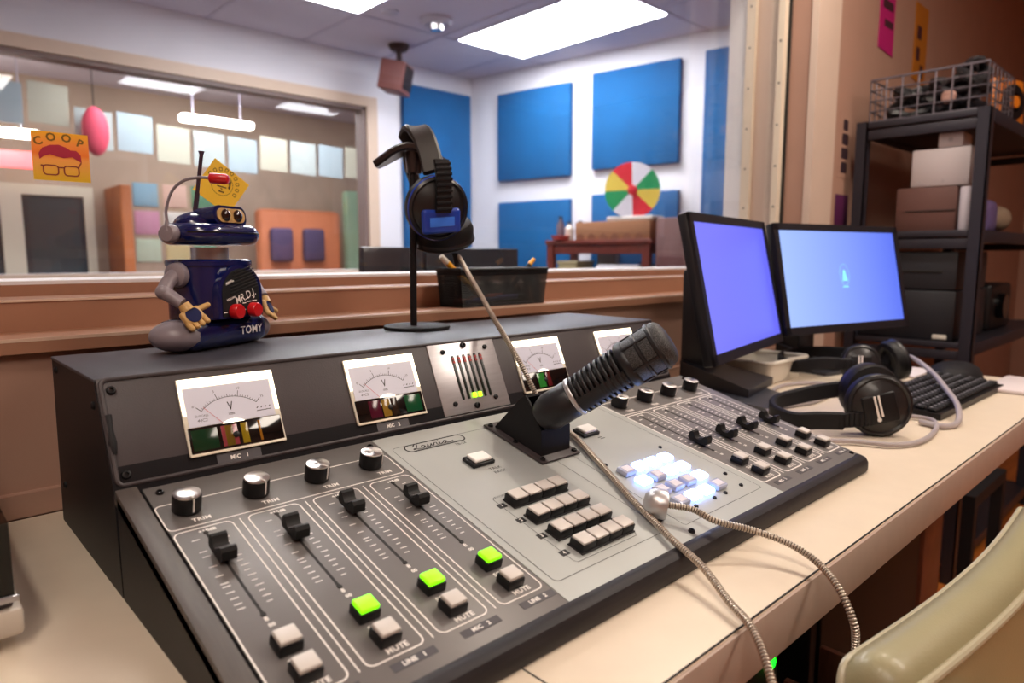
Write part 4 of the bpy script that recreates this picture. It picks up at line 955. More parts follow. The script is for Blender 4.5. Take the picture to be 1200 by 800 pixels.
# ------------------------------------------------------------------ pen tray on the ledge
tr_ = thing('pen_tray', 'black wire mesh tray on the window ledge', 'tray', (.875, .985, .2075))
X0, X1, Y0, Y1, z0, z1 = .775, .983, .955, 1.018, .2078, .276
q = MB(); q.box((X0, Y0, z0), (X1, Y1, z0+.002)); q.build('tray_floor', m_black, tr_)
q = MB()
q.tube([(X0-.008, Y0-.004, z1), (X1+.008, Y0-.004, z1), (X1+.008, Y1+.002, z1), (X0-.008, Y1+.002, z1)], .003, 8, closed=True)
q.build('rim_wire', m_black, tr_)
def mesh_wall(a, b, c, d, nu, nv, r, m, name, par):
    a, b, c, d = map(Vector, (a, b, c, d)); q = MB()
    for i in range(nu+1):
        t_ = i/nu; q.tube([a.lerp(b, t_), d.lerp(c, t_)], r, 4)
    for i in range(nv+1):
        t_ = i/nv; q.tube([a.lerp(d, t_), b.lerp(c, t_)], r, 4)
    return q.build(name, m, par, smooth=False)
mesh_wall((X0, Y0, z0), (X1, Y0, z0), (X1+.008, Y0-.004, z1), (X0-.008, Y0-.004, z1), 58, 20, .0011, m_black, 'mesh_side', tr_)
mesh_wall((X0, Y1, z0), (X1, Y1, z0), (X1+.008, Y1+.002, z1), (X0-.008, Y1+.002, z1), 58, 20, .0011, m_black, 'mesh_side', tr_)
mesh_wall((X0, Y0, z0), (X0, Y1, z0), (X0-.008, Y1+.002, z1), (X0-.008, Y0-.004, z1), 18, 20, .0011, m_black, 'mesh_end', tr_)
mesh_wall((X1, Y0, z0), (X1, Y1, z0), (X1+.008, Y1+.002, z1), (X1+.008, Y0-.004, z1), 18, 20, .0011, m_black, 'mesh_end', tr_)
for z_ in (z1-.011,):
    q = MB()
    for (a, b) in (((X0-.007, Y0-.004), (X1+.007, Y0-.004)), ((X0-.007, Y1+.002), (X1+.007, Y1+.002)), ((X0-.007, Y0-.004), (X0-.007, Y1+.002)), ((X1+.007, Y0-.004), (X1+.007, Y1+.002))):
        q.box((min(a[0], b[0])-.0006, min(a[1], b[1])-.0006, z_), (max(a[0], b[0])+.0006, max(a[1], b[1])+.0006, z1))
    q.build('rim_band', m_black, tr_)
def pen(a, b, r, body, tip, label, name='marker_pen', cat='pen', grp=None):
    a, b = Vector(a), Vector(b); d_ = (b-a).normalized()
    t = thing(name, label, cat, tuple(a), 0, grp)
    MB().cyl(a, b-d_*.018, r, n=14).build('barrel', body, t); MB().cyl(b-d_*.018, b, r*1.05, r*.9, n=14).build('cap', tip, t)
m_yel = mat('pen_yellow', 'e8a418', .4)
pen((.845, .99, .225), (.762, 1.000, .300), .0055, m_yel, m_whitep, 'yellow pen with white end leaning out of the mesh tray beside the pole')
pen((.895, .985, .216), (.996, .995, .294), .0045, m_blackm, m_yel, 'dark pencil with yellow tip at the far end of the mesh tray', 'pencil', 'pencil')
pen((.80, .975, .2155), (.95, .98, .2235), .005, mat('pen_purple', '4a3a8a', .4), m_black, 'purple pen lying flat in the mesh tray')
pen((.79, .995, .2155), (.93, 1.004, .2255), .005, mat('pen_red', 'a03a30', .4), m_black, 'red pen lying flat in the mesh tray')
# ------------------------------------------------------------------ monitors
def screen_mat(name, c0, c1, es, axis='X', flip=False):
    m = bpy.data.materials.new(name); m.use_nodes = True; nt = m.node_tree; b = nt.nodes['Principled BSDF']
    tc = nt.nodes.new('ShaderNodeTexCoord'); sp = nt.nodes.new('ShaderNodeSeparateXYZ'); nt.links.new(tc.outputs['Generated'], sp.inputs[0])
    cr = nt.nodes.new('ShaderNodeValToRGB'); nt.links.new(sp.outputs[axis], cr.inputs[0])
    cr.color_ramp.elements[0].color = lin(c0); cr.color_ramp.elements[1].color = lin(c1)
    b.inputs['Base Color'].default_value = (.01, .01, .015, 1); b.inputs['Roughness'].default_value = .3
    nt.links.new(cr.outputs[0], b.inputs['Emission Color']); b.inputs['Emission Strength'].default_value = es
    return m
def monitor(c, yaw, tilt, w, h, label, sm, foot, icon=False, side=1):
    u = Vector((math.cos(yaw), math.sin(yaw), 0)); bk = Vector((-math.sin(yaw), math.cos(yaw), 0))
    t = thing('computer_monitor', label, 'monitor', (foot[0], foot[1], 0), 0, 'computer monitors on the desk')
    upv = Vector((0,0,1))*math.cos(tilt)+bk*math.sin(tilt); M = frame_from(c, u, upv, u.cross(upv))     # z towards the viewer
    bz = .017
    fr = MB().rbox((-w/2, -h/2, -.024), (w/2, h/2, -.004), .004, M=M)
    fr.box((-w/2, h/2-bz, -.006), (w/2, h/2, .0), M=M).box((-w/2, -h/2, -.006), (w/2, -h/2+bz*1.15, 0), M=M).box((-w/2, -h/2, -.006), (-w/2+bz, h/2, 0), M=M).box((w/2-bz, -h/2, -.006), (w/2, h/2, 0), M=M)
    fr.rbox((-w*.33, -h*.36, -.046), (w*.33, h*.36, -.022), .012, M=M)
    fr.build('housing', m_mon, t)
    sc = MB().box((-w/2+bz, -h/2+bz*1.15, -.004), (w/2-bz, h/2-bz, -.003), M=M).build('screen', sm, t, label='glowing blue screen')
    if icon:
        q = MB(); q.line([(.014*math.cos(a), .020*math.sin(a)+.006) for a in [2*PI*i/30 for i in range(30)]], .0006, M=M @ Matrix.Translation((0, 0, -.0028)) @ Matrix.Scale(1.35, 4), closed=True)
        q.prism([(-.0075, -.006), (.0085, -.006), (.0055, .002), (.0035, .013), (0, .016), (-.0035, .013), (-.0055, .002)], -.0029, -.0027, M=M @ Matrix.Diagonal((1.35, 1.35, 1, 1)))
        q.line([(-.012, -.023), (.012, -.023)], .003, M=M @ Matrix.Translation((0, 0, -.0028)))
        q.build('login_icon', mat('icon_cyan', '30a0f0', .4, emit='8ed0ff', es=1.0), sc, smooth=False)
    n2 = bk
    f = Vector((foot[0], foot[1], 0)); top = c - bk*(-.055) + Vector((0, 0, -.02))
    q = MB(); FM = frame_from(f, u, bk, (0, 0, 1))
    q.prism([(-.215, -.150), (-.06, -.150), (.10, .02), (.07, .10), (-.07, .10), (-.16, -.02)] if side else [(-.10, -.10), (.10, -.10), (.10, .09), (.07, .10), (-.07, .10), (-.10, .09)], .0008, .009, M=FM); q.build('stand_base', mat('base_grey%d' % len(MATS), '32333a', .35), t)
    q = MB(); q.rbox((-.035, .035, .009), (.035, .105, .27), .008, M=FM)
    q.add([tuple(FM @ Vector(p)) for p in ((-.135 if side else -.05, -.085, .009), (.05, -.085, .009), (.045, .10, .009), (-.045, .10, .009), (-.135 if side else -.05, -.085, .026), (.05, -.085, .026), (.045, .10, .060), (-.045, .10, .060))],
          [(0,3,2,1),(4,5,6,7),(0,1,5,4),(1,2,6,5),(2,3,7,6),(3,0,4,7)])
    q.build('stand_neck', m_mon, t)
    MB().rbox((-.032, .02, .17), (.032, .05, .24), .004, M=FM).build('tilt_hinge', m_mon, t)
    return t
monitor(Vector((1.333, .712, .241)), math.radians(11.3), math.radians(12.2), .484, .285, 'computer monitor with a plain blue violet screen behind the console', screen_mat('screen_violet', '7476f0', '6063e8', 1.0), (1.42, .785))
monitor(Vector((1.815, .690, .246)), math.radians(-13.1), math.radians(11.8), .50, .272, 'computer monitor with a pale blue login screen by the steel shelf', screen_mat('screen_blue', '9db8f8', '566ee4', 1.0), (1.85, .765), True, 0)

# ------------------------------------------------------------------ white plastic basket behind the first monitor
t = thing('plastic_basket', 'white plastic basket with rolled rim behind the console', 'basket', (1.60, .80, 0))
BBM = Matrix.Translation((1.60, .80, 0))
def tub(q, w0, d0, w1, d1, h, th, M):
    vs = []
    for (w_, d_, z) in ((w0, d0, .001), (w1, d1, h), (w1-th, d1-th, h), (w0-th, d0-th, .001+th)):
        for x, y in rrect(-w_/2, -d_/2, w_/2, d_/2, .012, 4): vs.append((x, y, z))
    n = len(vs)//4; fs = []
    for i in range(3):
        for k in range(n): fs.append((i*n+k, i*n+(k+1) % n, (i+1)*n+(k+1) % n, (i+1)*n+k))
    fs.append(tuple(range(n))[::-1]); fs.append(tuple(range(3*n, 4*n))); q.add(vs, fs, M)
q = MB(); tub(q, .17, .125, .20, .15, .052, .003, BBM); q.build('tub', m_whitep, t)
MB().tube([tuple(BBM @ Vector((x, y, .052))) for x, y in rrect(-.10, -.075, .10, .075, .014, 4)], .005, 8, closed=True).build('rim', m_whitep, t)
q = MB()
for i in range(5):
    for r_ in range(3): q.box((-.0905-.004*r_/2, -.035+.015*i, .018+.011*r_), (-.089-.004*r_/2, -.026+.015*i, .023+.011*r_), M=BBM)
q.build('vent_slots', mat('slot_grey', '9a9086', .6), t)

# ------------------------------------------------------------------ headphones lying on the desk
def ribbed_arm(par, a, b, n_, w_, ribs=7):
    a, b, n_ = Vector(a), Vector(b), Vector(n_).normalized()
    yo = MB().ribbon([a.lerp(b, i/6) for i in range(7)], [(0, 0, 1)]*7, w_, .007).build('yoke', m_black, par)
    q = MB(); d_ = (b-a).normalized()
    for i in range(ribs):
        p = a.lerp(b, .08+.84*i/(ribs-1))+n_*.004; q.rbox((-.0018, -w_*.45, -.002), (.0018, w_*.45, .002), .0008, M=axis_frame(p, n_, (0, 0, 1)))
    q.build('slider_ribs', m_blackm, yo)
def marks(par, M, r):
    q = MB(); q.rbox((-.011, -.020, .0148), (-.0075, .020, .0158), .0006, M=M).rbox((-.0045, -.016, .0148), (-.001, .020, .0158), .0006, M=M).lathe([(.0035, .0148), (.0035, .0158)], 12, M=M @ Matrix.Translation((-.0092, -.020, 0)))
    q.build('cup_mark', m_print, par, smooth=False)
h1 = thing('headphones', 'black headphones lying beside the console, nearest of two pairs', 'headphones', (1.21, .43, 0), 0, 'headphones lying on the desk')
cA = Vector((1.213, .395, .0525)); nA = Vector((-.78, -.62, .05)).normalized()
Ma, ea = cup(h1, cA, nA, (-.2, .18, 1), .052, None, None, thick=.05)
MB().rbox((-.030, -.028, .008), (.024, .022, .0150), .006, M=Ma, seg=3).build('side_plate', m_black, ea); marks(ea, Ma, .05)
cB = cA+Vector((.120, .062, 0)); Mb, eb = cup(h1, cB, (-nA+Vector((.1, .25, 0))).normalized(), (0, 0, 1), .052, None, None, thick=.05)
lf = Vector((-.66, .75, 0)).normalized()
p0_ = cA+nA*.010+lf*.012+Vector((0, 0, -.020)); p1_ = cA+nA*.004+lf*.068+Vector((0, 0, -.027))
ribbed_arm(h1, p0_, p1_, nA, .026)
bp2 = smooth_path([tuple(p1_-lf*.01), tuple(p1_+lf*.03), (1.128, .500, .022), (1.155, .548, .024), (1.215, .575, .028), (1.29, .56, .034), tuple(cB+Vector((.0, .055, -.006))), tuple(cB+Vector((.01, .012, -.004)))], 6)
MB().ribbon(bp2, [(0, 0, 1)]*len(bp2), .030, .011).build('headband', m_blackm, h1)
MB().tube(smooth_path([(1.06, .498, .0062), (1.095, .44, .0062), (1.128, .398, .0062), (1.150, .352, .0062), (1.205, .328, .0062), (1.30, .333, .0062), (1.375, .356, .0062), (1.385, .392, .0064), (1.34, .415, .012), (1.28, .405, .03), (1.245, .40, .035)], 10), .0040, 10).build('cord', m_cord, h1, label='grey cord looped on the desk')
h2 = thing('headphones', 'black headphones behind the keyboard, far pair of two', 'headphones', (1.72, .58, 0), 0, 'headphones lying on the desk')
cA = Vector((1.700, .600, .046)); nA = Vector((-.78, -.62, .1)).normalized()
Ma, ea = cup(h2, cA, nA, (0, 0, 1), .046, None, None, thick=.045)
MB().rbox((-.026, -.024, .008), (.020, .020, .0150), .006, M=Ma, seg=3).build('side_plate', m_black, ea); marks(ea, Ma, .045)
cB = Vector((1.80, .555, .052)); Mb, eb = cup(h2, cB, Vector((.75, -.6, .25)).normalized(), (0, 0, 1), .050, None, None, thick=.045)
p0_ = cA+nA*.010+lf*.012; p1_ = cA+nA*.004+lf*.062; ribbed_arm(h2, p0_, p1_, nA, .026)
bp2 = smooth_path([tuple(p1_-lf*.01), tuple(p1_+lf*.04), (1.62, .725, .035), (1.66, .78, .04), (1.75, .79, .045), (1.82, .73, .05), tuple(cB+Vector((.01, .05, 0))), tuple(cB+Vector((0, .012, 0)))], 6)
MB().ribbon(bp2, [(0, 0, 1)]*len(bp2), .030, .011).build('headband', m_blackm, h2)
MB().tube(smooth_path([(1.83, .575, .060), (1.79, .52, .062), (1.68, .445, .048), (1.56, .385, .034), (1.47, .345, .026), (1.41, .325, .012), (1.365, .322, .0062), (1.34, .338, .0062), (1.35, .37, .0062)], 10), .0052, 10).build('cord', m_cord, h2, label='thick grey cord arching over the keyboard')
t = MB().tube(smooth_path([(1.48, .610, .012), (1.445, .62, .005), (1.39, .63, .005), (1.42, .68, .005), (1.52, .70, .005), (1.6, .66, .005), (1.56, .60, .005), (1.40, .575, .005), (1.27, .60, .005), (1.15, .585, .005), (1.075, .545, .005)], 10), .004, 8).build('loose_cord', m_cord)
tag(t, 'thin grey cord looped on the desk behind the near headphones', 'cord')
t = thing('cable_plug', 'pale straight plug end lying behind the near headphones', 'plug', (1.48, .60, 0)); MB().cyl((1.485, .612, .018), (1.385, .575, .034), .006, .0055, n=12).build('plug_sleeve', m_cord, t); MB().cyl((1.49, .6135, .0172), (1.505, .6185, .015), .003, n=10).build('plug_tip', m_chrome, t)

# ------------------------------------------------------------------ keyboard, dark pouch, white pad
t = thing('keyboard', 'black computer keyboard under the looped headphone cord', 'keyboard', (1.63, .42, 0), math.radians(-1))
KM = world_of(t); 
MB().prism([(-.07, .001), (.07, .001), (.07, .024), (-.07, .012)], -.22, .22, M=KM @ YZ).build('keyboard_base', m_black, t)
sl_ = math.atan2(.012, .14); KT = KM @ Matrix.Translation((0, 0, .018)) @ Matrix.Rotation(sl_, 4, 'X')
kk = MB()
for r_ in range(6):
    for c_ in range(21):
        if c_ in (15, 17) and r_ in (2,): continue
        x = -.213+.0203*c_; y = -.061+.0205*r_
        kk.rbox((x, y, .0005), (x+.0175, y+.0175, .0075), .0022, M=KT, seg=1)
kk.build('key_field', m_blackm, t)
q = MB()
for r_ in range(6):
    for c_ in range(0, 21): q.rbox((-.2085+.0203*c_, -.052+.0205*r_, .0075), (-.2030+.0203*c_, -.048+.0205*r_, .0078), .0001, M=KT, seg=1)
q.build('key_legends', mat('legend_grey', '8a8890', .6), t, smooth=False)
t = thing('headset_case', 'black rounded case behind the far end of the keyboard', 'case', (1.90, .46, 0)); q = MB()
q.lathe([(.001, .001), (.088, .001), (.092, .006), (.089, .018), (.075, .034), (.05, .043), (.02, .046), (.001, .0465)], 36, M=Matrix.Translation((1.90, .455, 0)) @ Matrix.Diagonal((1, .62, 1, 1))); q.build('shell', m_blackm, t)
MB().tube([(1.90+.0915*math.cos(a), .455+.0567*math.sin(a), .009) for a in [2*PI*i/36 for i in range(36)]], .0016, 6, closed=True).build('zip', m_black, t)
t = MB().rbox((1.80, .292, .0005), (2.02, .375, .010), .004).build('white_pad', mat('pad_white', 'cfc4c4', .5)); tag(t, 'thin white pad at the far corner of the desk', 'pad')
t = MB().rbox((1.86, .53, .0005), (2.02, .68, .006), .002).build('paper_stack', mat('paper_white', 'd6cfd4', .6)); tag(t, 'white paper stack at the far end behind the black case', 'paper')

# ------------------------------------------------------------------ grey device at the left end of the desk
t = thing('covered_device', 'pale grey desktop device with smoked clear lid at the desk left end', 'device', (-.1, .70, 0))
MB().rbox((-.34, .615, .012), (.0655, .96-.03, .034), .004).build('plinth', mat('plinth_grey', 'b9aea2', .45), t)
MB().rbox((-.33, .621, .034), (.060, .92, .042), .002).build('dark_deck', mat('deck_purple', '39323a', .5), t)
for x_ in (-.30, .020):
    for y_ in (.66, .88): MB().cyl((x_, y_, .0005), (x_, y_, .0125), .022, n=20).build('foot', mat('foot_dark%d' % len(MATS), '2a2128', .6), t)
q = MB(); q.box((-.33, .619, .0425), (.061, .622, .098)); q.box((.058, .622, .0425), (.061, .92, .098)); q.box((-.33, .619, .098), (.061, .92, .101)); q.box((-.33, .917, .0425), (.058, .92, .098)); q.box((-.33, .622, .0425), (-.327, .917, .098)); q.build('clear_lid', m_smoke, t)
q = MB().rbox((-.30, .66, .0425), (.02, .89, .075), .01); q.build('inner_box', mat('inner_grey', '4c5250', .4), t)
q = MB().rbox((-.34, .6155, .0395), (.0635, .619, .0445), .001); q.build('lid_rim', m_alu, t)

# ------------------------------------------------------------------ steel shelf at the right with its load
RX0, RX1, RY0, RY1 = 2.42, 3.5, .540, .915
rk = thing('shelving_unit', 'dark steel shelving unit beyond the end of the desk', 'shelf', (2.95, .73, FZ))
for x in (RX0, RX1-.035):
    for y in (RY0, RY1-.035):
        MB().box((x, y, FZ+.001), (x+.035, y+.004, .735)).box((x, y, FZ+.001), (x+.004, y+.035, .735)).build('post', m_rack, rk)
for z in (.728, .375, .032, -.34, -.66):
    q = MB(); q.box((RX0+.005, RY0+.005, z-.012), (RX1-.005, RY1-.005, z))
    for y in (RY0-.001, RY1-.005): q.rbox((RX0+.036, y, z-.035), (RX1-.036, y+.006, z+.004), .002)
    for x in (RX0-.001, RX1-.005): q.rbox((x, RY0+.036, z-.016), (x+.006, RY1-.036, z+.004), .002).rbox((x+.004, RY0+.036, z-.052), (x+.008, RY1-.036, z-.022), .002)
    q.build('shelf_board', m_rack, rk)
# wire basket on top
wb = thing('wire_basket', 'grey wire basket full of dark cables on top of the steel shelf', 'basket', (2.6, .72, .732))
X0, X1, Y0, Y1, z0, z1 = 2.445, 2.76, .560, .885, .736, .868
m_wirg = mat('basket_wire', '77727c', .35, metal=.6)
for nm, a, b in (('wire_side', (X0, Y0), (X1, Y0)), ('wire_side', (X0, Y1), (X1, Y1)), ('wire_end', (X0, Y0), (X0, Y1)), ('wire_end', (X1, Y0), (X1, Y1))):
    mesh_wall((a[0], a[1], z0), (b[0], b[1], z0), (b[0], b[1], z1), (a[0], a[1], z1), 7, 4, .0026, m_wirg, nm, wb)
q = MB(); q.tube([(X0, Y0, z1), (X1, Y0, z1), (X1, Y1, z1), (X0, Y1, z1)], .004, 6, closed=True)
for i in range(7): q.tube([(X0+.045*i, Y0, z0+.001), (X0+.045*i, Y1, z0+.001)], .0022, 4)
q.build('wire_frame', m_wirg, wb)
for k, (cx, cy, cz, rr, tone, lab) in enumerate(((2.52, .79, .79, .065, '17161b', 'black coiled cable in the wire basket, far end of the basket'), (2.55, .66, .80, .075, '1d1b22', 'black coiled cable in the wire basket, under the pale plug'), (2.66, .72, .83, .08, '141318', 'black coiled cable heaped highest in the wire basket'), (2.52, .62, .845, .05, '1a181d', 'small black cable loop rising above the near end of the wire basket'))):
    pts = []
    for i in range(150):
        a = i*.34; r_ = rr*(.75+.25*math.sin(i*.9+k)); pts.append((min(X1-.02, max(X0+.012, cx+r_*math.cos(a))), min(Y1-.012, max(Y0+.012, cy+r_*math.sin(a)*.9)), max(z0+.010, cz+.04*math.sin(i*.23+k))))
    o = MB().tube(pts, .0105, 6).build('coiled_cable', mat('cable_%d' % k, tone, .5)); tag(o, lab, 'cable', 'cables in the wire basket')
o = MB().ico((2.463, .665, .785), .017, sc=(.7, 1.25, 1.25)).build('adapter_plug', mat('plug_beige', 'b48c80', .5)); tag(o, 'pale beige adapter plug against the wire basket side', 'plug')
# orange reel
t = thing('cord_reel', 'orange cord reel on the shelf top behind the near post', 'reel', (2.9, .68, .732)); RLM = axis_frame(Vector((2.93, .60, .825)), (-.3, -1, .05), (0, 0, 1))
m_or = mat('reel_orange', 'd4781a', .4)
MB().rbox((-.085, -.089, -.03), (.085, .085, 0), .02, M=RLM, seg=3).build('case', m_or, t); MB().lathe([(.060, 0), (.060, .012), (.032, .014), (.030, .004)], 32, M=RLM).build('drum', m_black, t); MB().lathe([(.022, .004), (.020, .018), (.001, .018)], 24, M=RLM).build('hub', m_or, t)
# things on the middle shelf
t = thing('white_box_unit', 'white boxy electronic unit on the middle shelf', 'device', (2.55, .67, .51)); MB().rbox((2.452, .590, .5155), (2.53, .752, .632), .006).build('case', mat('unit_white', 'b0a6a8', .5), t)
q = MB()
for y_ in (.60, .66, .725): q.cyl((2.4535, y_, .531), (2.4505, y_, .531), .006, n=12)
q.build('buttons', m_cord, t)
t = thing('brown_case', 'brown box under the white unit on the middle shelf', 'box', (2.55, .69, .376)); MB().rbox((2.452, .618, .3765), (2.62, .79, .515), .005).build('carton', mat('case_brown', '5a3a34', .6), t); MB().rbox((2.449, .62, .44), (2.453, .76, .443), .0006).build('lid_seam', m_dark, t)
o = MB().lathe([(.0001, 0), (.014, 0), (.016, .006), (.016, .128), (.014, .134), (.0001, .134)], 20, M=Matrix.Translation((2.470, .600, .377))).build('white_tube', mat('tube_white', 'c9c2cc', .5)); tag(o, 'upright white tube in front of the brown box on the shelf', 'tube')
t = thing('small_box', 'small white box on top of the white unit', 'box', (2.5, .65, .633)); MB().rbox((2.455, .615, .6325), (2.55, .682, .676), .004).build('carton', mat('small_white', 'c4bcbc', .5), t); MB().lathe([(.007, 0), (.007, .002)], 12, M=axis_frame((2.4555, .648, .655), (-1, 0, 0))).build('round_button', m_cord, t)
t = thing('dark_case', 'black equipment case on the lower shelf, upper one of two', 'case', (2.6, .73, .20)); MB().rbox((2.445, .600, .1935), (2.80, .885, .315), .008).build('shell', mat('case_blk1', '1d1d24', .5), t); MB().rbox((2.441, .64, .25), (2.446, .85, .256), .001).build('seam', m_dark, t)
t = thing('dark_case', 'black equipment case on the lower shelf, bottom one of two', 'case', (2.6, .73, .033)); MB().rbox((2.445, .598, .0335), (2.80, .89, .1925), .008).build('shell', mat('case_blk2', '191920', .5), t); MB().rbox((2.4405, .615, .040), (2.4455, .655, .054), .002).build('white_tag', m_whitep, t)
o = MB().rbox((2.85, .62, .377), (3.0, .78, .50), .03, seg=3).build('purple_bag', mat('bag_purple', '6a5a8a', .7)); tag(o, 'purple bag on the middle shelf right of the near post', 'bag')
o = MB().ico((3.15, .66, .44), .06, sc=(1.2, .8, .8)).build('beige_bundle', mat('bundle_beige', '9a8570', .8)); tag(o, 'beige bundle on the middle shelf beside the purple bag', 'bundle')
t = thing('black_projector', 'black device on the lower shelf right of the near post', 'device', (3.05, .7, .033)); MB().rbox((2.9, .60, .0335), (3.2, .82, .20), .015, seg=3).build('case', m_black, t); MB().cyl((3.0, .60, .12), (3.0, .575, .12), .045, n=24).build('lens', m_mglass, t)
# posters on the wall beyond the window
def poster(x0, x1, z0, z1, slant, m, label, marks_):
    M = frame_from((0, YW, 0), (1, 0, 0), (0, 0, 1), (0, -1, 0)); t = thing('wall_poster', label, 'poster', ((x0+x1)/2, YW, (z0+z1)/2), 0, 'posters on the right wall')
    MB().prism([(x0, z0+slant), (x1, z0), (x1, z1), (x0, z1)], .001, .003, M=M).build('poster_sheet', m, t)
    ink = mat('poster_ink%d' % len(MATS), '3a1020', .7)
    for (a, b, c, d) in marks_: MB().rbox((a, b, .003), (c, d, .0036), .0003, M=M).build('ink_patch', ink, t, smooth=False)
poster(2.655, 2.80, 1.02, 1.45, .012, mat('poster_magenta', 'b01468', .6), 'magenta paper strip on the wall above the shelf', [(2.68, 1.17, 2.78, 1.20), (2.70, 1.11, 2.785, 1.135), (2.675, 1.24, 2.77, 1.27)])
poster(3.02, 3.17, .97, 1.27, .02, mat('poster_orange', 'b06a14', .6), 'orange poster on the wall behind the wire basket', [(3.05, 1.06, 3.09, 1.11), (3.05, 1.14, 3.10, 1.19), (3.10, 1.0, 3.14, 1.05)])
t = thing('wall_poster', 'narrow strip of dark upright lettering beside the window trim', 'poster', (2.40, YW, .66), 0, 'posters on the right wall'); q = MB(); Mw = frame_from((2.42, YW-.0012, .665), (0, 0, 1), (-1, 0, 0), (0, -1, 0)) 
MB().box((2.372, YW-.0010, .56), (2.468, YW-.0004, .77)).build('poster_sheet', m_wall, t)
for k_, w_ in enumerate((.020, .026, .028, .024)): q.prism(rrect(2.42-w_, .715-.046*k_, 2.42+w_, .751-.046*k_, .008), 0, .0003, M=frame_from((0, YW-.0012, 0), (1, 0, 0), (0, 0, 1), (0, -1, 0)))
q.build('lettering', mat('ink_dark', '2a1420', .7), t, smooth=False)
t = MB().rbox((2.365, YW-.004, .40), (2.47, YW-.001, .505), .001).build('wall_card', mat('card_purple', '4a1040', .6)); tag(t, 'dark purple card on the wall just above the far monitor', 'card')

# ------------------------------------------------------------------ under the desk
t = thing('equipment_cabinet', 'large black equipment cabinet under the desk', 'cabinet', (1.41, .64, FZ)); MB().rbox((1.13, .45, FZ+.001), (1.70, .84, -.075), .01).build('cabinet', m_blackm, t); MB().rbox((1.15, .442, FZ+.05), (1.68, .451, -.10), .004).build('door', m_blackm, t)
t = thing('computer_tower', 'black computer tower with a green light under the desk', 'computer', (.85, .6, FZ)); MB().rbox((.745, .42, FZ+.001), (.935, .84, -.24), .01).build('case', m_black, t)
MB().rbox((.755, .414, FZ+.03), (.925, .421, -.25), .004).build('front_bezel', m_blackm, t); MB().lathe([(.012, 0), (.012, .004), (.006, .007)], 18, M=axis_frame((.895, .414, -.277), (0, -1, 0))).build('power_light', mat('power_green', '10e020', .4, emit='10ff20', es=3), t, label='green power light')
t = thing('wooden_crate', 'brown wooden board crate standing in front of the black cabinet', 'crate', (1.04, .36, FZ))
for k_ in range(4):
    z_ = FZ+.001+.098*k_
    MB().rbox((.98, .285, z_), (.993, .43, z_+.094), .003).build('side_board', m_wood2, t); MB().rbox((1.112, .285, z_), (1.125, .43, z_+.094), .003).build('side_board', m_wood2, t)
    MB().rbox((.9931, .285, z_), (1.1119, .298, z_+.094), .003).build('front_board', m_wood2, t)
MB().box((.9931, .299, FZ+.002), (1.1119, .43, FZ+.014)).build('bottom_board', m_wood2, t)
t = thing('steel_frame', 'black rectangular steel bar frame standing at the far desk end', 'frame', (2.25, .46, FZ)); fy = .44
MB().box((2.14, fy, -.385), (2.50, fy+.03, -.35)).build('top_bar', m_blackm, t)
for x_ in (2.14, 2.465): MB().box((x_, fy, FZ+.001), (x_+.035, fy+.03, -.385)).build('leg', m_blackm, t)
MB().box((2.14, fy, -.72), (2.50, fy+.03, -.69)).build('lower_bar', m_blackm, t)

# ------------------------------------------------------------------ chair
chr_ = thing('office_chair', 'olive green vinyl chair pulled up to the desk front', 'chair', (.79, -.1, FZ))
ZT = -.004
def crest(u):       # centre line of the top of the backrest, u 0..1
    x = .515+.535*u; y = .163-.055*math.sin(PI*min(1, u*.95+.02))*0 + (-.015*math.sin(PI*u)) - .023*u
    return x, y
q = MB(); N = 34; sec = []
th = .047
for i in range(N+1):
    u = .5-.5*math.cos(PI*i/N); x, y = crest(u)
    e = min(1, min(u, 1-u)/.045); e = math.sqrt(1-(1-e)**2); zt = ZT-.035*(1-e)-.004*math.sin(PI*u)*0
    ring = []
    for (dy, dz) in ((.50, -.46), (.50, -.028), (.485, -.012), (.44, -.004), (.2, .003), (0, .004), (-.2, .002), (-.44, -.006), (-.49, -.014), (-.51, -.03), (-.62, -.46)):
        hgt = zt+dz if dz > -.1 else ZT+dz
        ring.append((x, y+dy*th*(.55+.45*e)+ (-.02 if dz < -.1 else 0), hgt))
    sec.append(ring)
m_ = len(sec[0]); q.v = [Vector(p) for r_ in sec for p in r_]; q.f = []; q.mi = []
for i in range(N):
    for k_ in range(m_):
        k2 = (k_+1) % m_; q.f.append([i*m_+k_, i*m_+k2, (i+1)*m_+k2, (i+1)*m_+k_]); q.mi.append(0)
q.f.append(list(range(m_))[::-1]); q.mi.append(0); q.f.append(list(range(N*m_, (N+1)*m_))); q.mi.append(0)
bk_ = q.build('backrest', m_vinyl, chr_, ang=60)
for idx in (2, 8):
    pts = [Vector(sec[0][idx])+Vector((-.001, 0, -.10)), Vector(sec[0][idx])+Vector((-.002, 0, -.03))]+[Vector(s__[idx])+Vector((0, .0015 if idx == 2 else -.0015, .001)) for s__ in sec]
    MB().tube(smooth_path(pts, 3), .0040, 10).build('piping', m_vinyl2, bk_)
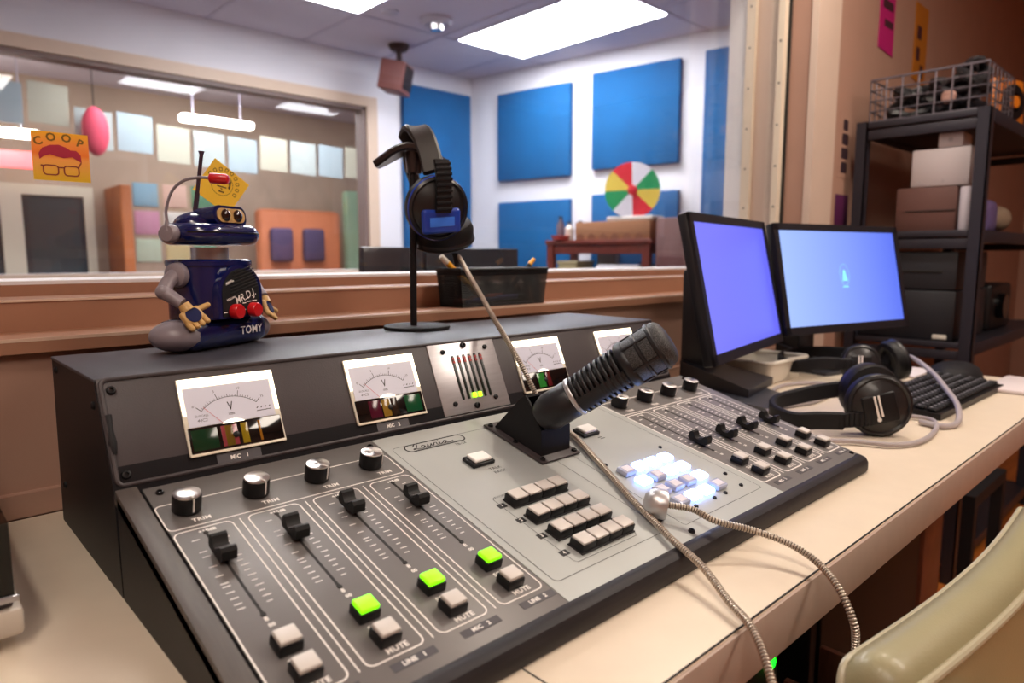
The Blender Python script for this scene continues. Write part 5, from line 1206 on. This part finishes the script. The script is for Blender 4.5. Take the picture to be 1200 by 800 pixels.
MB().rbox((.56, -.33, -.33), (1.02, .10, -.25), .03, seg=3).build('seat', m_vinyl, chr_)
for x_ in (.60, .98):
    MB().cyl((x_, .06, FZ+.001), (x_, .06, -.28), .012, n=12).build('leg', m_black, chr_); MB().cyl((x_, -.25, FZ+.001), (x_, -.25, -.30), .012, n=12).build('leg', m_black, chr_)
MB().rbox((.76, .085, -.40), (.80, .11, -.30), .003).build('back_bracket', m_black, chr_)

# ------------------------------------------------------------------ lamps of the control room and world
troffer(-.9, -1.5, -.3, -.3, 'warm ceiling light of the control room, left one', 8, 'fff0e0', grp='control room ceiling lights')
troffer(1.5, -1.3, 2.1, -.1, 'warm ceiling light of the control room, right one', 13, 'fff0e0', grp='control room ceiling lights')
def added_downlight(x, y, watts, label):  # unseen lamps added for contrast and firmer shadows on the console
    t = thing('added_downlight', label, 'ceiling light', (x, y, CZ), 0, 'lamps added to the control room ceiling')
    MB().lathe([(.10, 0), (.10, -.006), (.078, -.008), (.075, .0), (.074, .03)], 32, M=Matrix.Translation((x, y, CZ-.001)), caps=False).build('trim_ring', m_white, t)
    l = bpy.data.lights.new('added_lamp', 'AREA'); l.shape = 'DISK'; l.size = .14; l.energy = watts; l.color = (1, .88, .74)
    o = bpy.data.objects.new('added_lamp', l); COL.objects.link(o); o.location = (0, 0, -.009); o.parent = t
added_downlight(1.75, .55, 13, 'round warm lamp added above the monitors to sharpen shadows')
added_downlight(-.35, .15, 7, 'weaker round warm lamp added above the desk left end for shadows')
wd_ = bpy.data.worlds.new('world'); S.world = wd_; wd_.use_nodes = True
wd_.node_tree.nodes['Background'].inputs[0].default_value = (.5, .5, .55, 1); wd_.node_tree.nodes['Background'].inputs[1].default_value = .03
S.view_settings.view_transform = 'Standard'; S.view_settings.look = 'None'; S.view_settings.gamma = 1; S.view_settings.use_curve_mapping = False
S.view_settings.exposure = 0.3
S.cycles.max_bounces = 8; S.cycles.transparent_max_bounces = 12; S.cycles.caustics_reflective = False; S.cycles.caustics_refractive = False
S.cycles.use_denoising = True; S.cycles.sample_clamp_indirect = 6
